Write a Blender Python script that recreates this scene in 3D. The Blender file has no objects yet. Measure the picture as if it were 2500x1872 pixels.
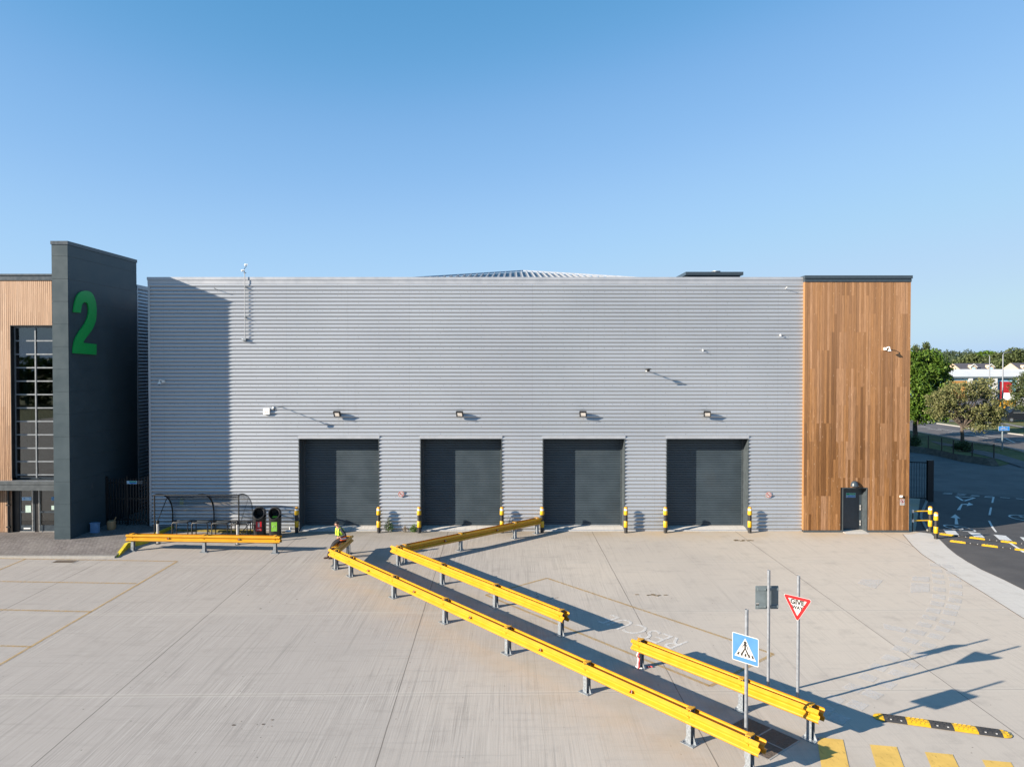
import bpy, bmesh, math, random
from mathutils import Vector, Matrix
from mathutils.geometry import tessellate_polygon
S = bpy.context.scene
C = S.collection
R = math.radians
PI = math.pi
# ---------------------------------------------------------------- camera, sky, sun, exposure
cam = bpy.data.cameras.new('camera'); cam_o = bpy.data.objects.new('camera', cam); C.objects.link(cam_o)
cam_o.location = (0, 0, 8.4); cam_o.rotation_euler = (R(90 - .92), 0, 0)
cam.sensor_width = 36; cam.lens = 24.955; cam.shift_y = -.00928
cam.clip_start = .1; cam.clip_end = 3000
S.camera = cam_o
SUN_EL = R(19.9); SUN_AZ = R(245.56)          # azimuth clockwise from +Y (behind and left of the camera)
wd = bpy.data.worlds.new("World"); S.world = wd; wd.use_nodes = True
wn = wd.node_tree
sky = wn.nodes.new('ShaderNodeTexSky'); sky.sky_type = 'NISHITA'; sky.sun_disc = False
sky.sun_elevation = SUN_EL; sky.sun_rotation = SUN_AZ
sky.altitude = 0; sky.air_density = .7; sky.dust_density = 0; sky.ozone_density = 3
m1 = wn.nodes.new('ShaderNodeVectorMath'); m1.operation = 'SCALE'; m1.inputs['Scale'].default_value = .1
cv = wn.nodes.new('ShaderNodeRGBCurve'); m2 = wn.nodes.new('ShaderNodeVectorMath'); m2.operation = 'SCALE'; m2.inputs['Scale'].default_value = 3.4
for ch, pts in ((0, ((0, 0), (.04, .055), (.063, .112), (.095, .235), (.175, .38), (.38, .50), (.6, .52), (.85, .46), (1, .42))), (1, ((0, 0), (.064, .2), (.122, .338), (.19, .485), (.32, .625), (.5, .67), (.8, .72), (1, .62))), (2, ((0, 0), (.114, .38), (.25, .645), (.35, .81), (.5, .90), (.63, .90), (.85, .88), (1, .82)))):
    c_ = cv.mapping.curves[ch]
    c_.points[0].location = pts[0]; c_.points[1].location = pts[-1]
    for p_ in pts[1:-1]: c_.points.new(*p_)
cv.mapping.use_clip = False; cv.mapping.extend = 'HORIZONTAL'; cv.mapping.update()
wn.links.new(sky.outputs[0], m1.inputs[0]); wn.links.new(m1.outputs[0], cv.inputs['Color']); wn.links.new(cv.outputs[0], m2.inputs[0]); wn.links.new(m2.outputs[0], wn.nodes['Background'].inputs[0])
wn.nodes['Background'].inputs[1].default_value = .12
sl = bpy.data.lights.new('sun', 'SUN'); sl.energy = 4.8; sl.angle = R(.5); sl.color = (1, .88, .73)
so = bpy.data.objects.new('sun', sl); C.objects.link(so)
sd = Vector((math.sin(SUN_AZ) * math.cos(SUN_EL), math.cos(SUN_AZ) * math.cos(SUN_EL), math.sin(SUN_EL)))
so.rotation_euler = sd.to_track_quat('Z', 'Y').to_euler(); so.location = (-30, -20, 30)
S.view_settings.view_transform = 'Standard'; S.view_settings.look = 'None'
S.view_settings.exposure = 1.35; S.view_settings.gamma = 1
S.cycles.max_bounces = 6; S.cycles.transparent_max_bounces = 12; S.cycles.diffuse_bounces = 3
S.cycles.use_denoising = True
S.cycles.caustics_reflective = False; S.cycles.caustics_refractive = False

# ---------------------------------------------------------------- materials
def nodes(name):
    m = bpy.data.materials.new(name); m.use_nodes = True
    t = m.node_tree; b = t.nodes['Principled BSDF']
    return m, t, b
def N(t, typ, **kw):
    n = t.nodes.new(typ)
    for k, v in kw.items():
        if k == 'ins':
            for i, x in v.items(): n.inputs[i].default_value = x
        else: setattr(n, k, v)
    return n
def L(t, a, b): t.links.new(a, b)
def math_n(t, op, a, b=None, c=None):
    n = t.nodes.new('ShaderNodeMath'); n.operation = op
    for i, x in enumerate((a, b, c)):
        if x is None: continue
        if isinstance(x, (int, float)): n.inputs[i].default_value = x
        else: t.links.new(x, n.inputs[i])
    return n.outputs[0]
def mixc(t, f, a, b, mode='MIX'):
    n = t.nodes.new('ShaderNodeMix'); n.data_type = 'RGBA'; n.blend_type = mode
    for i, x in ((0, f), (6, a), (7, b)):
        if isinstance(x, (int, float)): n.inputs[i].default_value = x
        elif isinstance(x, tuple): n.inputs[i].default_value = (*x[:3], 1)
        else: t.links.new(x, n.inputs[i])
    return n.outputs[2]
def pos(t, scale=(1, 1, 1), rotz=0, loc=(0, 0, 0)):
    g = t.nodes.new('ShaderNodeNewGeometry'); mp = t.nodes.new('ShaderNodeMapping')
    mp.inputs['Scale'].default_value = scale; mp.inputs['Rotation'].default_value = (0, 0, rotz); mp.inputs['Location'].default_value = loc
    t.links.new(g.outputs['Position'], mp.inputs[0]); return mp.outputs[0]
def noise(t, v, scale, detail=3, rough=.55, dist=0):
    n = t.nodes.new('ShaderNodeTexNoise'); n.inputs['Scale'].default_value = scale; n.inputs['Detail'].default_value = detail
    n.inputs['Roughness'].default_value = rough; n.inputs['Distortion'].default_value = dist
    t.links.new(v, n.inputs['Vector']); return n.outputs[0]
def ramp(t, f, a, b, lo=0., hi=1.):
    n = t.nodes.new('ShaderNodeMapRange'); n.interpolation_type = 'SMOOTHSTEP'
    n.inputs[1].default_value = a; n.inputs[2].default_value = b; n.inputs[3].default_value = lo; n.inputs[4].default_value = hi
    t.links.new(f, n.inputs[0]); return n.outputs[0]
def mat(name, col, rough=.5, metal=0., var=.12, scale=6, bump=0., bscale=40, coat=0., dirt=0.):
    m, t, b = nodes(name)
    p = pos(t); f = noise(t, p, scale, 4)
    c = mixc(t, ramp(t, f, .3, .7), tuple(x * (1 - var) for x in col), tuple(min(1, x * (1 + var)) for x in col))
    if dirt:
        f2 = noise(t, p, scale * .35, 6, .7)
        c = mixc(t, ramp(t, f2, .52, .75, 0, dirt), c, (.12, .1, .08))
    L(t, c, b.inputs['Base Color'])
    b.inputs['Metallic'].default_value = metal
    L(t, ramp(t, f, .2, .8, rough * .85, min(1, rough * 1.15)), b.inputs['Roughness'])
    if coat: b.inputs['Coat Weight'].default_value = coat
    if bump:
        bn = N(t, 'ShaderNodeBump', ins={'Strength': bump, 'Distance': .02}); L(t, noise(t, p, bscale, 3), bn.inputs['Height']); L(t, bn.outputs[0], b.inputs['Normal'])
    return m
M = {}
M['black'] = mat('black_metal', (.008, .009, .011), .45)
M['blackplastic'] = mat('black_plastic', (.02, .02, .021), .5, bump=.15)
M['rubber'] = mat('black_rubber', (.035, .035, .037), .8, bump=.3, dirt=.2)
M['darkgrey'] = mat('dark_grey_paint', (.05, .062, .07), .5)
M['anthracite'] = mat('anthracite_panel', (.047, .068, .080), .42, var=.06, scale=1.5)
M['coping'] = mat('coping_metal', (.035, .05, .065), .35, var=.08)
M['anthracite'].node_tree.nodes['Principled BSDF'].inputs['Specular IOR Level'].default_value = .22
M['shutter'] = mat('shutter_metal', (.038, .054, .067), .42, metal=.1, var=.1, scale=1.2, dirt=.12)
M['silvertrim'] = mat('silver_flashing', (.37, .39, .425), .45, metal=.3, var=.05, scale=2)
M['bars'] = mat('window_bar_grey', (.20, .22, .24), .45, metal=.2)
M['galv'] = mat('galvanised_steel', (.27, .30, .33), .45, metal=.5, var=.18, scale=25)
M['galvpole'] = mat('galvanised_pole', (.23, .25, .28), .5, metal=.3, var=.12, scale=14)
M['chrome'] = mat('brushed_steel', (.66, .65, .63), .3, metal=.55, var=.05)
M['yellow'] = mat('yellow_paint', (.53, .262, .012), .38, var=.06, scale=3, dirt=.12, coat=.15)
M['yellowplastic'] = mat('yellow_plastic', (.60, .36, .012), .4, var=.08)
M['orange'] = mat('orange_plastic', (.8, .34, .02), .45)
M['white'] = mat('white_plastic', (.8, .8, .78), .4, var=.03)
M['signwhite'] = mat('sign_white', (.40, .40, .40), .35, var=.02)
M['signred'] = mat('sign_red', (.34, .005, .008), .35, var=.04)
M['signblue'] = mat('sign_light_blue', (.052, .165, .33), .35, var=.03)
M['signblack'] = mat('sign_black', (.006, .006, .006), .7)
M['signgrey'] = mat('sign_back_grey', (.17, .21, .23), .5, metal=.2)
M['motorblue'] = mat('sign_motorway_blue', (.02, .22, .62), .35)
M['safegreen'] = mat('sign_safety_green', (.0, .30, .17), .4)
M['mandblue'] = mat('sign_mandatory_blue', (.02, .2, .55), .4)
M['tealpaper'] = mat('sticker_pale_green', (.42, .55, .50), .5)
M['palecyan'] = mat('sticker_pale_blue', (.42, .62, .80), .4)
M['midblue'] = mat('sticker_mid_blue', (.10, .30, .58), .4)
M['green2'] = mat('numeral_green', (.012, .34, .07), .35, var=.05)
M['signredmatt'] = mat('bin_label_red', (.5, .01, .02), .4)
M['limelabel'] = mat('bin_label_green', (.22, .5, .05), .4)
M['paintwhite'] = mat('road_paint_white', (.62, .62, .60), .7, var=.15, scale=9, bump=.1)
M['kerb'] = mat('kerb_concrete', (.30, .29, .27), .8, var=.1, scale=8, bump=.2)
M['kerbyellow'] = mat('kerb_yellow', (.62, .50, .03), .65, var=.15, scale=6, dirt=.5)
M['skin'] = mat('skin', (.50, .26, .18), .5, var=.05)
M['hair'] = mat('dark_hair', (.03, .02, .016), .6)
M['navy'] = mat('dark_jacket_cloth', (.028, .032, .042), .85, bump=.3)
M['greycloth'] = mat('grey_shirt_cloth', (.07, .08, .10), .85, bump=.3)
M['trouser'] = mat('black_trouser_cloth', (.006, .006, .009), .9, bump=.3)
M['boot'] = mat('brown_leather', (.05, .025, .02), .5)
M['hivis'] = mat('hi_vis_yellow', (.40, .60, .03), .6, var=.06)
M['hiorange'] = mat('hi_vis_orange', (.85, .12, .015), .6)
M['reflstrip'] = mat('reflective_strip', (.62, .64, .68), .4)
M['bark'] = mat('bark', (.09, .07, .055), .9, var=.3, scale=8, bump=.6)
M['roofslate'] = mat('roof_slate', (.075, .07, .08), .7, scale=2)
M['tan'] = mat('tan_render', (.52, .42, .30), .8)
M['offwhite'] = mat('white_sheet_roof', (.62, .62, .60), .6, var=.04, scale=.5)
M['teal'] = mat('teal_cladding', (.10, .28, .36), .5, scale=.6)
M['lightteal'] = mat('light_blue_frame', (.22, .48, .62), .5)
M['reddoor'] = mat('red_door', (.38, .015, .02), .5)
M['orangedoor'] = mat('orange_panel', (.42, .22, .06), .5)
M['vehblack'] = mat('black_car_paint', (.012, .014, .02), .25, coat=.5)
M['vehglass'] = mat('dark_window_glass', (.02, .03, .04), .1)
M['timberlog'] = mat('plain_timber', (.3, .17, .09), .7)
M['cardboard'] = mat('cardboard', (.33, .20, .10), .8)
M['bluebag'] = mat('blue_bag', (.14, .26, .45), .45, bump=.5, bscale=12)
M['tapered'] = mat('hazard_tape_red', (.65, .04, .04), .4)
M['tapewhite'] = mat('hazard_tape_white', (.8, .78, .75), .4)
M['lampglass'] = mat('floodlight_glass', (.45, .43, .41), .2)
M['interior'] = mat('interior_wall', (.13, .13, .125), .8)
M['interiorlight'] = mat('interior_column', (.22, .30, .28), .7)
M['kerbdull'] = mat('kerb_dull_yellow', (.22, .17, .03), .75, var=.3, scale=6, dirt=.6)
M['roofgrey'] = mat('roof_sheet_grey', (.20, .215, .235), .5, metal=.2)
M['roofrib'] = mat('roof_rib_grey', (.33, .35, .38), .5, metal=.2)
M['soil'] = mat('soil_bank', (.10, .075, .055), .95, var=.35, scale=3, bump=.6)
M['grate'] = mat('cast_iron_cover', (.11, .085, .065), .75, var=.25, scale=12, bump=.8, bscale=30)
M['debris'] = mat('dead_leaves', (.16, .12, .07), .95, var=.4, scale=15)
M['hillgreen'] = mat('hill_green', (.05, .075, .03), .95, var=.3, scale=.05)

def grass_mat():
    m, t, b = nodes('grass'); p = pos(t)
    c = mixc(t, ramp(t, noise(t, p, .25, 4), .35, .65), (.055, .085, .018), (.13, .13, .04))
    c = mixc(t, ramp(t, noise(t, p, 6, 4), .3, .7, 0, .6), c, (.04, .07, .015))
    L(t, c, b.inputs['Base Color']); b.inputs['Roughness'].default_value = .95
    bn = N(t, 'ShaderNodeBump', ins={'Strength': .8, 'Distance': .1}); L(t, noise(t, p, 12, 3), bn.inputs['Height']); L(t, bn.outputs[0], b.inputs['Normal'])
    return m
M['grass'] = grass_mat()

def leaf_mat(name, a, b_, c_=None):
    m, t, b = nodes(name)
    g = t.nodes.new('ShaderNodeNewGeometry')
    rnd = g.outputs['Random Per Island']
    p = pos(t); f = noise(t, p, .9, 3)
    c = mixc(t, ramp(t, rnd, 0, 1), a, b_)
    c = mixc(t, ramp(t, f, .4, .65, 0, .5), c, c_ or a)
    L(t, c, b.inputs['Base Color']); b.inputs['Roughness'].default_value = .6
    b.inputs['Specular IOR Level'].default_value = .25
    tr = N(t, 'ShaderNodeBsdfTranslucent'); L(t, c, tr.inputs[0])
    mx = N(t, 'ShaderNodeMixShader', ins={0: .25}); L(t, b.outputs[0], mx.inputs[1]); L(t, tr.outputs[0], mx.inputs[2])
    L(t, mx.outputs[0], t.nodes['Material Output'].inputs[0])
    return m
M['leafgreen'] = leaf_mat('leaf_bright_green', (.05, .11, .012), (.12, .19, .025))
M['leafolive'] = leaf_mat('leaf_silvery_olive', (.10, .125, .04), (.235, .225, .10), (.15, .15, .06))
M['leafdark'] = leaf_mat('leaf_dark_green', (.03, .06, .015), (.07, .10, .03))
M['leafmid'] = leaf_mat('leaf_mid_green', (.06, .085, .03), (.11, .13, .05))
M['leaffar'] = leaf_mat('leaf_far_green', (.05, .075, .04), (.08, .105, .055))
M['leafweed'] = leaf_mat('leaf_weed', (.06, .14, .015), (.13, .22, .03))
M['leafdry'] = leaf_mat('leaf_dry', (.18, .13, .07), (.28, .2, .1))

def cladding_mat():
    m, t, b = nodes('silver_corrugated_sheet')
    p = pos(t); sx = t.nodes.new('ShaderNodeSeparateXYZ'); g = t.nodes.new('ShaderNodeNewGeometry'); L(t, g.outputs['Position'], sx.inputs[0])
    X, Y, Z = sx.outputs
    c = mixc(t, ramp(t, noise(t, pos(t, (.12, 1, .25)), 1.2, 3), .3, .7), (.40, .43, .468), (.45, .48, .518))
    # sheet laps every 4.2 m and rain streaks
    sh = math_n(t, 'FLOOR', math_n(t, 'DIVIDE', math_n(t, 'ADD', X, 60.), 3.05))
    wn_ = N(t, 'ShaderNodeTexWhiteNoise', noise_dimensions='1D'); L(t, sh, wn_.inputs['W'])
    c = mixc(t, math_n(t, 'MULTIPLY', wn_.outputs[0], .10), c, (.40, .41, .46))
    fr = math_n(t, 'FRACT', math_n(t, 'DIVIDE', math_n(t, 'ADD', X, 60.), 3.05))
    lap = math_n(t, 'LESS_THAN', fr, .004)
    c = mixc(t, math_n(t, 'MULTIPLY', lap, .35), c, (.2, .2, .23))
    # screw heads: every fifth crest a row at .4 m, else at the laps
    zr = math_n(t, 'DIVIDE', math_n(t, 'SUBTRACT', 11.95, Z), .1855)
    k = math_n(t, 'FLOOR', zr); zf = math_n(t, 'FRACT', zr)
    row5 = math_n(t, 'LESS_THAN', math_n(t, 'FRACT', math_n(t, 'DIVIDE', k, 5.)), .1)
    dx5 = math_n(t, 'ABSOLUTE', math_n(t, 'SUBTRACT', math_n(t, 'FRACT', math_n(t, 'DIVIDE', X, .4)), .5))
    dz = math_n(t, 'ABSOLUTE', math_n(t, 'SUBTRACT', zf, .28))
    dot = math_n(t, 'MULTIPLY', math_n(t, 'LESS_THAN', dx5, .045), math_n(t, 'LESS_THAN', dz, .1))
    dot = math_n(t, 'MULTIPLY', dot, row5)
    stag = math_n(t, 'ABSOLUTE', math_n(t, 'SUBTRACT', math_n(t, 'FRACT', math_n(t, 'ADD', math_n(t, 'DIVIDE', X, 3.05), math_n(t, 'MULTIPLY', k, .3333))), .5))
    dot2 = math_n(t, 'MULTIPLY', math_n(t, 'LESS_THAN', stag, .006), math_n(t, 'LESS_THAN', dz, .1))
    dot = math_n(t, 'MAXIMUM', dot, dot2)
    c = mixc(t, math_n(t, 'MULTIPLY', dot, .4), c, (.08, .08, .09))
    run = ramp(t, noise(t, pos(t, (3.2, 1, .10)), 1, 4, .7), .60, .78, 0, .22)
    c = mixc(t, run, c, (.28, .28, .28))
    grime = ramp(t, Z, 0, 1.1, .35, 0)
    grime = math_n(t, 'MULTIPLY', grime, ramp(t, noise(t, p, 1.3, 5), .35, .7))
    c = mixc(t, grime, c, (.25, .21, .15))
    L(t, c, b.inputs['Base Color']); b.inputs['Metallic'].default_value = .5; b.inputs['Roughness'].default_value = .42
    return m
M['cladding'] = cladding_mat()

def timber_mat(name, x0, w, lo, hi, pale, palezmix, axis='X'):
    m, t, b = nodes(name)
    sx = t.nodes.new('ShaderNodeSeparateXYZ'); g = t.nodes.new('ShaderNodeNewGeometry'); L(t, g.outputs['Position'], sx.inputs[0])
    X = sx.outputs['X' if axis == 'X' else 'Y']; Z = sx.outputs['Z']
    col = math_n(t, 'FLOOR', math_n(t, 'DIVIDE', math_n(t, 'SUBTRACT', X, x0), w))
    w1 = N(t, 'ShaderNodeTexWhiteNoise', noise_dimensions='1D'); L(t, col, w1.inputs['W'])
    offs = math_n(t, 'MULTIPLY', math_n(t, 'FLOOR', math_n(t, 'MULTIPLY', w1.outputs[0], 4)), .9)
    seg = math_n(t, 'FLOOR', math_n(t, 'DIVIDE', math_n(t, 'ADD', Z, offs), 3.6))
    cv = t.nodes.new('ShaderNodeCombineXYZ'); L(t, col, cv.inputs[0]); L(t, seg, cv.inputs[1])
    w2 = N(t, 'ShaderNodeTexWhiteNoise', noise_dimensions='2D'); L(t, cv.outputs[0], w2.inputs['Vector'])
    c = mixc(t, w2.outputs[0], lo, hi)
    # hue shift towards pink on some boards
    w3 = N(t, 'ShaderNodeTexWhiteNoise', noise_dimensions='3D')
    cv2 = t.nodes.new('ShaderNodeCombineXYZ'); L(t, col, cv2.inputs[0]); L(t, seg, cv2.inputs[1]); cv2.inputs[2].default_value = 7.3
    L(t, cv2.outputs[0], w3.inputs['Vector'])
    c = mixc(t, math_n(t, 'MULTIPLY', math_n(t, 'POWER', w3.outputs[0], 3), .8), c, pale)
    grain = noise(t, pos(t, (60, 60, 1.6)), 1.0, 5, .6, .6)
    c = mixc(t, ramp(t, grain, .35, .7, 0, .6), c, tuple(x * .48 for x in lo))
    kn = N(t, 'ShaderNodeTexVoronoi', ins={'Scale': 1.0}); L(t, pos(t, (9, 9, 2.4)), kn.inputs['Vector'])
    c = mixc(t, ramp(t, kn.outputs['Distance'], .04, .12, .6, 0), c, (.10, .05, .025))
    kn2 = N(t, 'ShaderNodeTexVoronoi', ins={'Scale': 1.0}); L(t, pos(t, (7, 7, 1.9), loc=(3, 3, 3)), kn2.inputs['Vector'])
    c = mixc(t, ramp(t, kn2.outputs['Distance'], .04, .13, .28, 0), c, (.75, .58, .42))
    # sun bleaching of the upper boards, with a ragged limit
    zz = math_n(t, 'ADD', Z, math_n(t, 'MULTIPLY', math_n(t, 'SUBTRACT', noise(t, pos(t, (1.2, 1.2, .25)), 1, 4), .5), 5))
    c = mixc(t, ramp(t, zz, 2, 12, 0, palezmix), c, pale)
    L(t, c, b.inputs['Base Color']); b.inputs['Roughness'].default_value = .7; b.inputs['Specular IOR Level'].default_value = .25
    bn = N(t, 'ShaderNodeBump', ins={'Strength': .35, 'Distance': .01}); L(t, grain, bn.inputs['Height']); L(t, bn.outputs[0], b.inputs['Normal'])
    return m

def concrete_mat(name, light=False):
    m, t, b = nodes(name)
    g = t.nodes.new('ShaderNodeNewGeometry'); sx = t.nodes.new('ShaderNodeSeparateXYZ'); L(t, g.outputs['Position'], sx.inputs[0])
    X, Y, Z = sx.outputs
    p = pos(t)
    # large tone: pinkish grey to the left, creamier to the right and towards the building
    tone = math_n(t, 'ADD', math_n(t, 'MULTIPLY', X, .06), math_n(t, 'MULTIPLY', math_n(t, 'SUBTRACT', noise(t, p, .10, 3), .5), 2.2))
    c = mixc(t, ramp(t, tone, -.6, .9), (.352, .325, .300), (.50, .447, .382))
    if light: c = mixc(t, 1., c, (.50, .485, .455))
    # slab to slab difference, joints
    rr = R(-.9)
    q = pos(t, (1, 1, 1), rr)
    s2 = t.nodes.new('ShaderNodeSeparateXYZ'); L(t, q, s2.inputs[0])
    u = math_n(t, 'DIVIDE', math_n(t, 'SUBTRACT', s2.outputs[0], -2.62 - 71.5), 7.15)
    v = math_n(t, 'DIVIDE', math_n(t, 'SUBTRACT', s2.outputs[1], 23.78 - 58.5), 5.85)
    cv = t.nodes.new('ShaderNodeCombineXYZ'); L(t, math_n(t, 'FLOOR', u), cv.inputs[0]); L(t, math_n(t, 'FLOOR', v), cv.inputs[1])
    ws = N(t, 'ShaderNodeTexWhiteNoise', noise_dimensions='2D'); L(t, cv.outputs[0], ws.inputs['Vector'])
    if not light:
        c = mixc(t, math_n(t, 'MULTIPLY', ws.outputs[0], .16), c, (.30, .285, .27))
    # broom streaks running away from the camera
    st = noise(t, pos(t, (28, .35, 1), rr), 1, 4, .75)
    st2 = noise(t, pos(t, (7, .12, 1), rr, (4, 0, 0)), 1, 4, .7)
    amp = math_n(t, 'MULTIPLY', ramp(t, noise(t, p, .22, 2), .35, .65, .3, 1.), ramp(t, X, -3, 9, 1., .45))
    c = mixc(t, math_n(t, 'MULTIPLY', amp, ramp(t, st, .47, .74, 0, .66)), c, (.16, .15, .14))
    c = mixc(t, math_n(t, 'MULTIPLY', amp, ramp(t, st, .52, .28, 0, .36)), c, (.58, .55, .51))
    c = mixc(t, math_n(t, 'MULTIPLY', ramp(t, X, -4, 6, 1., .4), ramp(t, st2, .54, .72, 0, .45)), c, (.20, .19, .175))
    # cross trowel marks
    st3 = noise(t, pos(t, (.5, 6, 1)), 1, 4, .65)
    c = mixc(t, math_n(t, 'MULTIPLY', ramp(t, X, -4, 6, 1., .5), ramp(t, st3, .5, .75, 0, .42)), c, (.25, .235, .215))
    c = mixc(t, ramp(t, noise(t, p, 1.1, 6, .7), .5, .75, 0, .38), c, (.24, .22, .2))
    fine = noise(t, p, 45, 3)
    c = mixc(t, ramp(t, fine, .5, .75, 0, .25), c, (.22, .2, .18))
    # specks
    vo = N(t, 'ShaderNodeTexVoronoi', ins={'Scale': 2.1}); L(t, p, vo.inputs['Vector'])
    c = mixc(t, ramp(t, vo.outputs['Distance'], .03, .05, .6, 0), c, (.07, .06, .05))
    if not light:
        # brown wash-off stains: beside the long barrier and along the building
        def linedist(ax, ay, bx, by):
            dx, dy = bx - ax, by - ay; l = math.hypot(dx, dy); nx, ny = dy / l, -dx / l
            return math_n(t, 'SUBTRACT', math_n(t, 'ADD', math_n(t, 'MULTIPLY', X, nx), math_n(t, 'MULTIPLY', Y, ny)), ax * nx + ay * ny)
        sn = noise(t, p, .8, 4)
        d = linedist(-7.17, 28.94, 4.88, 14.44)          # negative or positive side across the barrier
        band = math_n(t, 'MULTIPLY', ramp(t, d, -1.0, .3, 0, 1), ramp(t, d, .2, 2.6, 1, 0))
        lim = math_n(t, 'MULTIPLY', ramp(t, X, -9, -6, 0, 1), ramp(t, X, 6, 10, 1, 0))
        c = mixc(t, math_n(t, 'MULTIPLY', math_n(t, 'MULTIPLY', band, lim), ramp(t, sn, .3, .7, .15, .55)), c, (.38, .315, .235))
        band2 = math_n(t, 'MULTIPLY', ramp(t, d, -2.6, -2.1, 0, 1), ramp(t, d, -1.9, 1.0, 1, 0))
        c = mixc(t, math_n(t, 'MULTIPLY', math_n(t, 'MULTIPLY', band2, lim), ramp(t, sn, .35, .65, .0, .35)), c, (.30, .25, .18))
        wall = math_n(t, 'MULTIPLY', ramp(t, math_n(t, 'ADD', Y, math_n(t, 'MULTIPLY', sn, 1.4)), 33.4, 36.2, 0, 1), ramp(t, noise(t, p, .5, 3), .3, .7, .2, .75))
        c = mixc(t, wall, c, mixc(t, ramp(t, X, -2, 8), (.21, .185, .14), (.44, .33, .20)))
    # joints
    def jl(w_, width):
        f = math_n(t, 'ABSOLUTE', math_n(t, 'SUBTRACT', math_n(t, 'FRACT', math_n(t, 'ADD', w_, .5)), .5))
        return ramp(t, f, width, width * 1.9, 1, 0)
    wob = math_n(t, 'MULTIPLY', math_n(t, 'SUBTRACT', noise(t, p, .7, 2), .5), .004)
    if not light:
        j = jl(math_n(t, 'ADD', u, wob), .0013)
        j2 = jl(v, .0022)
        c = mixc(t, math_n(t, 'MULTIPLY', j, .75), c, (.10, .09, .08))
        c = mixc(t, math_n(t, 'MULTIPLY', j2, .55), c, (.17, .155, .14))
        j3 = jl(v, .012)
        c = mixc(t, math_n(t, 'MULTIPLY', j3, .22), c, (.50, .47, .42))
        # saw-cut halves
        j4 = jl(math_n(t, 'ADD', u, .5), .0006)
        c = mixc(t, math_n(t, 'MULTIPLY', j4, .3), c, (.14, .13, .12))
    L(t, c, b.inputs['Base Color']); b.inputs['Roughness'].default_value = .85; b.inputs['Specular IOR Level'].default_value = .3
    bn = N(t, 'ShaderNodeBump', ins={'Strength': .25, 'Distance': .01}); L(t, st, bn.inputs['Height']); L(t, bn.outputs[0], b.inputs['Normal'])
    return m
M['concrete'] = concrete_mat('yard_concrete')
M['lightconcrete'] = concrete_mat('light_concrete', True)

def asphalt_mat(name, a, b_):
    m, t, b = nodes(name); p = pos(t)
    c = mixc(t, ramp(t, noise(t, p, .5, 4), .3, .7), a, b_)
    c = mixc(t, ramp(t, noise(t, p, 60, 3), .35, .7, 0, .5), c, tuple(x * .55 for x in a))
    c = mixc(t, ramp(t, noise(t, pos(t, (.4, 2.5, 1)), 1, 5), .55, .8, 0, .3), c, tuple(x * 1.5 for x in b_))
    L(t, c, b.inputs['Base Color']); b.inputs['Roughness'].default_value = .85
    bn = N(t, 'ShaderNodeBump', ins={'Strength': .4, 'Distance': .01}); L(t, noise(t, p, 70, 2), bn.inputs['Height']); L(t, bn.outputs[0], b.inputs['Normal'])
    return m
M['asphalt'] = asphalt_mat('asphalt', (.058, .055, .055), (.085, .08, .078))
M['roadfar'] = asphalt_mat('road_asphalt', (.085, .08, .082), (.13, .12, .12))

def paver_mat():
    m, t, b = nodes('block_paving'); p = pos(t, rotz=R(22))
    br = N(t, 'ShaderNodeTexBrick'); L(t, p, br.inputs['Vector'])
    br.inputs['Color1'].default_value = (.14, .125, .12, 1); br.inputs['Color2'].default_value = (.20, .18, .175, 1); br.inputs['Mortar'].default_value = (.05, .045, .04, 1)
    br.inputs['Scale'].default_value = 1; br.inputs['Brick Width'].default_value = .21; br.inputs['Row Height'].default_value = .105; br.inputs['Mortar Size'].default_value = .009
    c = mixc(t, ramp(t, noise(t, pos(t), 1.2, 4), .35, .7, 0, .4), br.outputs[0], (.22, .205, .19))
    L(t, c, b.inputs['Base Color']); b.inputs['Roughness'].default_value = .85
    bn = N(t, 'ShaderNodeBump', ins={'Strength': .6, 'Distance': .006}); bn.invert = True; L(t, br.outputs['Fac'], bn.inputs['Height']); L(t, bn.outputs[0], b.inputs['Normal'])
    return m
M['paver'] = paver_mat()
M['oldconcrete'] = asphalt_mat('old_concrete_road', (.10, .095, .092), (.15, .14, .135))

def worn_paint(name, col, wear=.5, sc=5., top=1.):
    m, t, b = nodes(name); p = pos(t)
    f = noise(t, pos(t, (sc * 2.4, sc * .8, 1), R(-.9)), 1, 5, .7)
    f2 = noise(t, p, sc * 4, 3)
    L(t, mixc(t, ramp(t, noise(t, p, sc * .5, 4), .3, .7), tuple(x * .85 for x in col), col), b.inputs['Base Color']); b.inputs['Roughness'].default_value = .75
    tr = N(t, 'ShaderNodeBsdfTransparent')
    a = ramp(t, math_n(t, 'ADD', math_n(t, 'MULTIPLY', f, .7), math_n(t, 'MULTIPLY', f2, .3)), wear - .16, wear + .22, top, 0)
    mx = N(t, 'ShaderNodeMixShader'); L(t, a, mx.inputs[0]); L(t, tr.outputs[0], mx.inputs[1]); L(t, b.outputs[0], mx.inputs[2])
    L(t, mx.outputs[0], t.nodes['Material Output'].inputs[0])
    return m
M['wornyellow'] = worn_paint('worn_yellow_line', (.50, .32, .10), .54, 5., .62)
M['wornwhite'] = worn_paint('worn_white_line', (.70, .68, .65), .58, 5., .8)
M['fadedwhite'] = worn_paint('faded_white_patch', (.68, .67, .66), .58, 4., .42)
M['crossyellow'] = worn_paint('yellow_crossing_paint', (.66, .43, .10), .66)

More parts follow.
